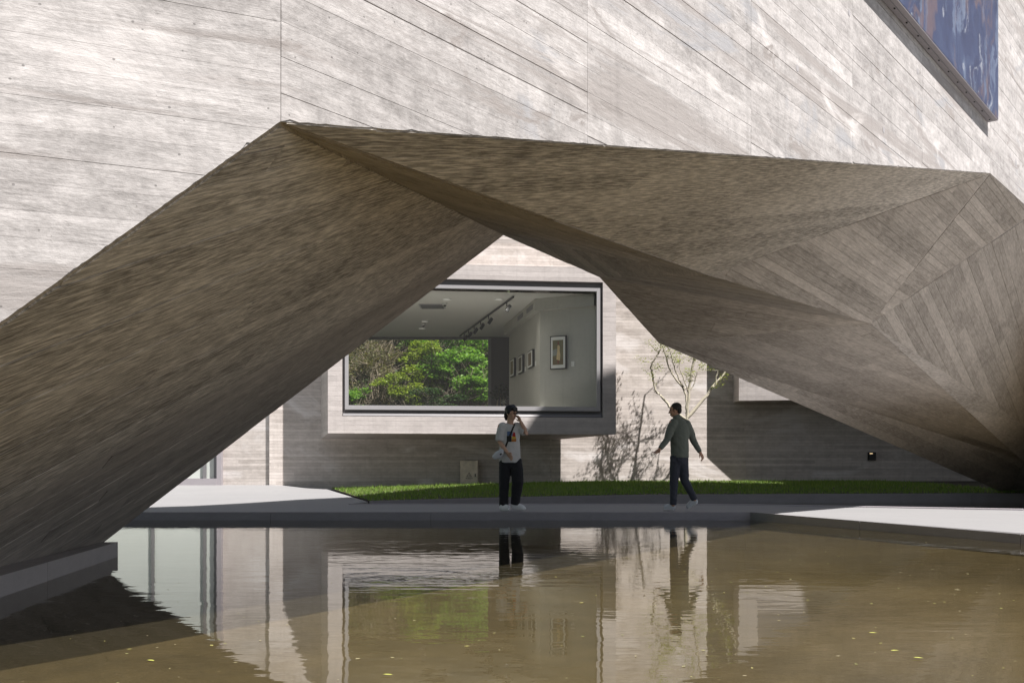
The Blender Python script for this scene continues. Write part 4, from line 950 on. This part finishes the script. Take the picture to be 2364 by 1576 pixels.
def hand(palm, wrist, fwd, side, curl=.5, s=1.0):
    # palm, four unequal bent fingers and a thumb leaving the side of the palm
    wrist = V(wrist); f = V(fwd).normalized(); sd = V(side); sd = (sd-f*sd.dot(f)).normalized(); nn = f.cross(sd)
    parts = [chain([wrist, wrist+f*.045*s, wrist+f*.085*s], [.024*s, (.040*s, .019*s), (.038*s, .017*s)], 12, nn)]
    for i, L in enumerate((.062, .072, .068, .052)):
        b0_ = wrist+f*.088*s+sd*(.030-.020*i)*s
        d1 = (f*math.cos(curl*.6)+nn*math.sin(curl*.6)); d2 = (f*math.cos(curl*1.5)+nn*math.sin(curl*1.5))
        parts.append(chain([b0_-f*.015, b0_+d1*L*.45*s, b0_+d1*L*.45*s+d2*L*.6*s], [.0098*s, .0088*s, .0075*s], 8))
    tb0 = wrist+f*.030*s+sd*.034*s
    parts.append(chain([tb0, tb0+(f*.6+sd*.7+nn*.2).normalized()*.036*s, tb0+(f*.6+sd*.7+nn*.2).normalized()*.036*s+(f*.9+sd*.15+nn*.35).normalized()*.032*s], [.0135*s, .0115*s, .009*s], 8))
    return parts
def head(c, yaw, pitch=0):
    # c = centre of the skull; face looks along +x of the local frame turned by yaw
    Rm = Matrix.Rotation(yaw, 3, 'Z') @ Matrix.Rotation(pitch, 3, 'Y'); c = V(c)
    def L(p): return c+Rm @ V(p)
    parts = [ball(L((-.012, 0, .028)), (.094, .075, .088), Rm), ball(L((.022, 0, -.045)), (.066, .058, .075), Rm), ball(L((.052, 0, -.092)), (.026, .030, .022), Rm),
             chain([L((.082, 0, .012)), L((.098, 0, -.022)), L((.104, 0, -.038))], [.009, .012, .014], 8),
             ball(L((.076, 0, .030)), (.014, .045, .012), Rm), ball(L((.082, 0, -.068)), (.012, .024, .007), Rm), ball(L((.081, 0, -.080)), (.011, .021, .007), Rm)]
    for s in (-1, 1):
        parts += [ball(L((-.012, s*.077, -.012)), (.017, .010, .031), Rm), ball(L((.055, s*.045, -.03)), (.024, .020, .020), Rm)]
    return parts, L, Rm
skin_m = plain('skin', (.58, .36, .26), .5, 0, .10, 20, .05); 
M['skin'] = skin_m; M['skin_tan'] = plain('tan_skin', (.46, .26, .175), .5, 0, .12, 20, .05)
M['hair'] = plain('black_hair', (.012, .011, .012), .45, 0, .3, 60, .5); M['hair_short'] = plain('cropped_hair', (.020, .017, .015), .7, 0, .3, 80, .4)
M['tee'] = cloth('grey_tshirt', (.60, .59, .58)); M['trouser'] = cloth('black_trousers', (.022, .022, .025), .25); M['navy'] = cloth('charcoal_trousers', (.05, .053, .068), .25)
M['jacket'] = cloth('dark_green_jacket', (.15, .165, .14), .18); M['shoe'] = plain('white_shoe', (.78, .78, .78), .6, 0, .15, 25); M['shoe_grey'] = plain('grey_shoe', (.52, .53, .55), .6, 0, .15, 25)
M['sole'] = plain('rubber_sole', (.62, .61, .60), .6); M['sole_dark'] = plain('dark_sole', (.05, .045, .05), .7); M['bag'] = plain('white_nylon', (.60, .62, .66), .5, 0, .08, 10, .2)

def shoe(root, heel, toe, lift_h, lift_t, mat, name='shoe', width=.046):
    h, t = V(heel), V(toe); d = (t-h); L = d.length; d.normalize(); upv = V((0, 0, 1)); upv = (upv-d*upv.dot(d)).normalized()
    a = h+d*.045; c = t-d*.045
    up_ = fuse(name, [chain([a+upv*.055, a+d*L*.30+upv*.060, a+d*L*.62+upv*.044, c+upv*.036], [(.042, .052), (.045, .054), (width, .042), (width*.86, .032)], 12, upv),
                      chain([a+upv*.05+d*.01, a+upv*.10+d*.012], [.038, .040], 12)], mat, root, .007, 4)
    so = fuse('sole', [chain([a+upv*.014, a+d*L*.4+upv*.013, a+d*L*.68+upv*.013, c+upv*.016], [(.039, .015), (.037, .014), (width*1.02, .014), (width*.86, .013)], 12, upv)], M['sole'], up_, .006, 3)
    return up_

# --- young man with raised arm
PY = 16.85
yx = at(1177, 1178, PY).x
ym = empty('person', (yx, PY, PZ+.004), 'young person in a grey printed T-shirt and black trousers, hand raised to face', 'person', 'people on the walkway')
hp, HL, HR = head((.02, -.02, 1.605), math.radians(-32), math.radians(8))
sL, sR = V((-.150, -.045, 1.385)), V((.150, .03, 1.385))
body = list(hp)
body += [chain([(.0, .0, 1.36), (.005, -.005, 1.44), (.015, -.012, 1.53)], [.062, .054, .056]),
         chain([(.0, .0, .86), (0, 0, 1.0), (0, 0, 1.2), (0, 0, 1.34), (0, .0, 1.40)], [(.13, .095), (.12, .09), (.145, .10), (.15, .085), (.09, .06)])]
aw = [sL, V((-.165, -.06, 1.13)), V((-.04, -.16, .955))]
body += [chain([aw[0], aw[0].lerp(aw[1], .5), aw[1], aw[1].lerp(aw[2], .35), aw[2]], [.052, .046, .038, .039, .026])]+hand(None, aw[2], (.62, -.25, -.75), (.6, -.6, .4), .45)
bw_ = [sR, V((.275, -.06, 1.275)), V((.178, -.085, 1.462))]
body += [chain([bw_[0], bw_[0].lerp(bw_[1], .5), bw_[1], bw_[1].lerp(bw_[2], .35), bw_[2]], [.052, .046, .038, .039, .026])]+hand(None, bw_[2], (-.42, .05, .9), (-.5, .7, 0), .7, .92)
lk1 = [V((-.075, 0, .86)), V((-.095, -.03, .46)), V((-.10, .0, .09))]; lk2 = [V((.085, .02, .86)), V((.130, -.08, .47)), V((.085, .0, .11))]
for q in (lk1, lk2): body.append(chain([q[0], q[0].lerp(q[1], .5), q[1], q[1].lerp(q[2], .4), q[2]], [.085, .070, .052, .050, .035]))
bo_ = fuse('body', body, M['skin'], ym, .0065, 3)
tee = fuse('tshirt', [chain([(.0, .0, .795), (.0, -.005, .95), (0, 0, 1.1), (0, 0, 1.25), (0, .0, 1.35), (.0, .0, 1.405), (.005, -.002, 1.43)],
                            [(.182, .130), (.176, .125), (.166, .118), (.166, .112), (.158, .100), (.105, .082), (.070, .066)], 22, flat=True),
                      chain([sL+V((.03, .01, .0)), aw[0].lerp(aw[1], .45), aw[0].lerp(aw[1], .93)], [.078, .072, .074], flat='end'),
                      chain([sR+V((-.03, -.01, 0)), bw_[0].lerp(bw_[1], .4), bw_[0].lerp(bw_[1], .80)], [.078, .072, .076], flat='end')], M['tee'], ym, .010, 5, .006)
tro = fuse('trousers', [chain([(.0, .0, .95), (.0, .0, .86), (0, 0, .78)], [(.150, .115), (.165, .125), (.160, .12)], 20),
                        chain([lk1[0]+V((0, 0, -.02)), lk1[0].lerp(lk1[1], .5), lk1[1], lk1[1].lerp(lk1[2], .5), lk1[2]+V((0, 0, -.02))], [.105, .098, .088, .080, .076], flat=True),
                        chain([lk2[0]+V((0, 0, -.02)), lk2[0].lerp(lk2[1], .5)+V((.01, 0, 0)), lk2[1], lk2[1].lerp(lk2[2], .5), lk2[2]+V((0, 0, 0))], [.110, .106, .100, .086, .074], flat=True)], M['trouser'], ym, .010, 5, .006)
shoe(ym, (-.175, -.02, .004), (.025, -.085, .004), 0, 0, M['shoe']); shoe(ym, (.005, .02, .035), (.275, -.05, .004), 0, 0, M['shoe'])
fuse('hair', [ball(HL((-.024, 0, .055)), (.098, .086, .085), HR), ball(HL((-.075, 0, -.03)), (.045, .070, .085), HR), ball(HL((.045, .0, .085)), (.052, .074, .038), HR),
              ball(HL((.078, -.02, .060)), (.018, .045, .030), HR), ball(HL((.060, .05, .055)), (.028, .022, .036), HR), ball(HL((-.015, -.074, .015)), (.034, .016, .050), HR),
              ball(HL((-.015, .074, .015)), (.034, .016, .050), HR), ball(HL((-.078, 0, -.085)), (.028, .045, .045), HR), ball(HL((.0, .03, .118)), (.05, .04, .03), HR)], M['hair'], ym, .007, 3, .004)
gls = empty('glasses', (0, 0, 0)); gls.parent = ym
for s in (-1, 1):
    c = HL((.094, s*.034, .008)); pts = []
    for k in range(9): a = k/8*6.2832; pts.append(c+HR @ V((0, math.cos(a)*.026, math.sin(a)*.020)))
    v_, f_ = chain(pts, [.0025]*9, 6); me = bpy.data.meshes.new('rim'); me.from_pydata([tuple(p) for p in v_], [], f_); link('rim', me, M['black'], gls, True, world=False)
    v_, f_ = ball(HL((.078, s*.033, .008)), (.010, .014, .008), HR, 8, 6); me = bpy.data.meshes.new('eye'); me.from_pydata([tuple(p) for p in v_], [], f_); link('eye', me, M['ink'], ym, True, world=False)
# printed blocks on the chest, laid onto the cloth
def bvh_of(o): return BVHTree.FromPolygons([v_.co.copy() for v_ in o.data.vertices], [tuple(p.vertices) for p in o.data.polygons])
TB = bvh_of(tee)
def onto(x, z, off=.004):
    h = TB.ray_cast(V((x, -1, z)), V((0, 1, 0))); return V((x, (h[0].y if h[0] else -.12)-off, z))
def printed(name, poly, mat, n=5):
    # quad patch (bilinear grid) projected on the shirt front
    vs_ = []; fs = []
    for i in range(n+1):
        for j in range(n+1):
            a = V(poly[0]).lerp(V(poly[1]), i/n); b_ = V(poly[3]).lerp(V(poly[2]), i/n); p = a.lerp(b_, j/n); vs_.append(onto(p.x, p.y))
    for i in range(n):
        for j in range(n): q = i*(n+1)+j; fs.append((q, q+1, q+n+2, q+n+1))
    me = bpy.data.meshes.new(name); me.from_pydata([tuple(p) for p in vs_], [], fs); me.update(); link(name, me, mat, tee, True, world=False)
pcol = lambda n, c: plain(n, c, .8, 0, .05)
printed('blue_block', [(-.045, 1.235), (.045, 1.235), (.045, 1.305), (-.045, 1.305)], pcol('print_blue', (.10, .16, .30)))
printed('black_block', [(-.050, 1.135), (.028, 1.135), (.028, 1.233), (-.050, 1.233)], pcol('print_black', (.02, .02, .02)))
printed('red_block', [(.040, 1.225), (.095, 1.215), (.085, 1.285), (.060, 1.295)], pcol('print_red_cloth', (.42, .025, .03)))
printed('yellow_block', [(.030, 1.178), (.105, 1.190), (.096, 1.214), (.042, 1.228)], pcol('print_yellow', (.62, .40, .04)))
printed('orange_block', [(.030, 1.135), (.106, 1.138), (.106, 1.188), (.030, 1.176)], pcol('print_orange', (.45, .17, .04)))
# cross-body bag (carried: a thing of its own)
bag = empty('crossbody_bag', (yx-.18, PY-.12, PZ+.94), 'small white crossbody bag with a black strap at the hip of the person in grey', 'bag')
rb2 = Matrix.Rotation(math.radians(-33), 3, 'Y')
fuse('pouch', [chain([rb2 @ V((-.085, 0, -.005)), rb2 @ V((-.03, 0, -.01)), rb2 @ V((.05, 0, -.005)), rb2 @ V((.095, 0, .01))], [(.045, .035), (.064, .045), (.056, .042), (.030, .028)], 16)], M['bag'], bag, .006, 4)
obox('zip', V((yx-.18, PY-.12, PZ+.94))+rb2 @ V((0, -.046, .018)), rb2 @ V((1, 0, 0)), (0, 1, 0), rb2 @ V((0, 0, 1)), .15, .006, .006, M['sole'], bag)
obox('badge', V((yx-.18, PY-.12, PZ+.94))+rb2 @ V((.025, -.046, -.022)), rb2 @ V((1, 0, 0)), (0, 1, 0), rb2 @ V((0, 0, 1)), .035, .006, .022, M['ink'], bag)
sp = [onto(-.085+.155*k/12, 1.02+.39*k/12, .008) for k in range(13)]
sp = [V((-.10, -.14, 1.0))]+sp+[V((.085, -.02, 1.455)), V((.075, .06, 1.43))]
off_ = V((yx, PY, PZ))-V((yx-.18, PY-.12, PZ+.94))
v_, f_ = chain([p+off_ for p in sp], [(.014, .004)]*len(sp), 8); me = bpy.data.meshes.new('strap'); me.from_pydata([tuple(p) for p in v_], [], f_); link('strap', me, M['ink'], bag, True, world=False)

# --- walking man seen from behind
mx_ = at(1568, 1178, PY+.1).x
mm = empty('person', (mx_, PY+.1, PZ+.004), 'walking person in a dark green jacket seen from behind, arms swinging', 'person', 'people on the walkway')
hp, HL, HR = head((-.065, .01, 1.665), math.radians(160), math.radians(4))
sL, sR = V((-.120, -.03, 1.45)), V((.150, .05, 1.43))
a1 = [sL, V((-.215, -.10, 1.175)), V((-.345, -.16, 1.015))]; a2 = [sR, V((.245, .06, 1.16)), V((.345, .0, .965))]
l1 = [V((-.055, .0, .90)), V((-.085, .01, .49)), V((-.095, .03, .10))]; l2 = [V((.055, .02, .90)), V((.095, .03, .50)), V((.265, .06, .18))]
body = list(hp)+[chain([(.0, .01, 1.40), (-.025, .01, 1.50), (-.055, .01, 1.60)], [.066, .058, .060]),
        chain([(.0, .01, .90), (0, .01, 1.05), (.0, .01, 1.25), (.01, .01, 1.40), (.01, .01, 1.46)], [(.13, .10), (.125, .095), (.155, .105), (.15, .085), (.09, .06)])]
for q in (a1, a2): body.append(chain([q[0], q[0].lerp(q[1], .5), q[1], q[1].lerp(q[2], .35), q[2]], [.056, .050, .042, .042, .028]))
body += hand(None, a1[2], (-.72, -.25, -.62), (-.3, -.5, -.6), .7)+hand(None, a2[2], (.45, -.2, -.85), (-.4, -.6, -.2), .8)
for q in (l1, l2): body.append(chain([q[0], q[0].lerp(q[1], .5), q[1], q[1].lerp(q[2], .4), q[2]], [.088, .072, .054, .052, .036]))
fuse('body', body, M['skin_tan'], mm, .0065, 3)
jk = fuse('jacket', [chain([(.01, .01, .875), (.01, .01, 1.0), (.005, .01, 1.15), (.005, .01, 1.30), (.012, .01, 1.41), (.0, .01, 1.475), (-.025, .01, 1.525)],
                           [(.152, .125), (.152, .122), (.155, .120), (.165, .118), (.155, .10), (.090, .080), (.066, .066)], 22, flat=True),
                     chain([sL+V((.03, .01, 0)), a1[0].lerp(a1[1], .5), a1[1], a1[1].lerp(a1[2], .5), a1[1].lerp(a1[2], .98)], [.082, .068, .057, .048, .040], flat='end'),
                     chain([sR+V((-.03, -.01, 0)), a2[0].lerp(a2[1], .5), a2[1], a2[1].lerp(a2[2], .5), a2[1].lerp(a2[2], .98)], [.082, .068, .057, .048, .040], flat='end')], M['jacket'], mm, .009, 5, .005)
fuse('collar', [chain([(-.022, .01, 1.505), (-.040, .008, 1.552)], [(.072, .072), (.068, .068)], 18)], M['jacket'], jk, .007, 3)
fuse('trousers', [chain([(.005, .01, .97), (.005, .01, .90), (.005, .01, .83)], [(.138, .115), (.146, .122), (.140, .115)], 20),
                  chain([l1[0], l1[0].lerp(l1[1], .5), l1[1], l1[1].lerp(l1[2], .5), l1[2]], [.098, .088, .074, .064, .056], flat=True),
                  chain([l2[0], l2[0].lerp(l2[1], .5), l2[1], l2[1].lerp(l2[2], .5), l2[2]], [.098, .090, .076, .064, .056], flat=True)], M['navy'], mm, .009, 5, .006)
shoe(mm, (-.050, .04, .004), (-.270, .10, .004), 0, 0, M['shoe_grey']); shoe(mm, (.345, .05, .135), (.145, .12, .004), 0, 0, M['shoe_grey'])
fuse('hair', [ball(HL((-.022, 0, .048)), (.092, .079, .078), HR), ball(HL((-.070, 0, -.01)), (.040, .066, .062), HR), ball(HL((-.02, -.070, .02)), (.040, .014, .04), HR), ball(HL((-.02, .070, .02)), (.040, .014, .04), HR)], M['hair_short'], mm, .007, 3, .002)
for s in (-1, 1):
    v_, f_ = ball(HL((.078, s*.033, .008)), (.010, .014, .008), HR, 8, 6); me = bpy.data.meshes.new('eye'); me.from_pydata([tuple(p) for p in v_], [], f_); link('eye', me, M['ink'], mm, True, world=False)
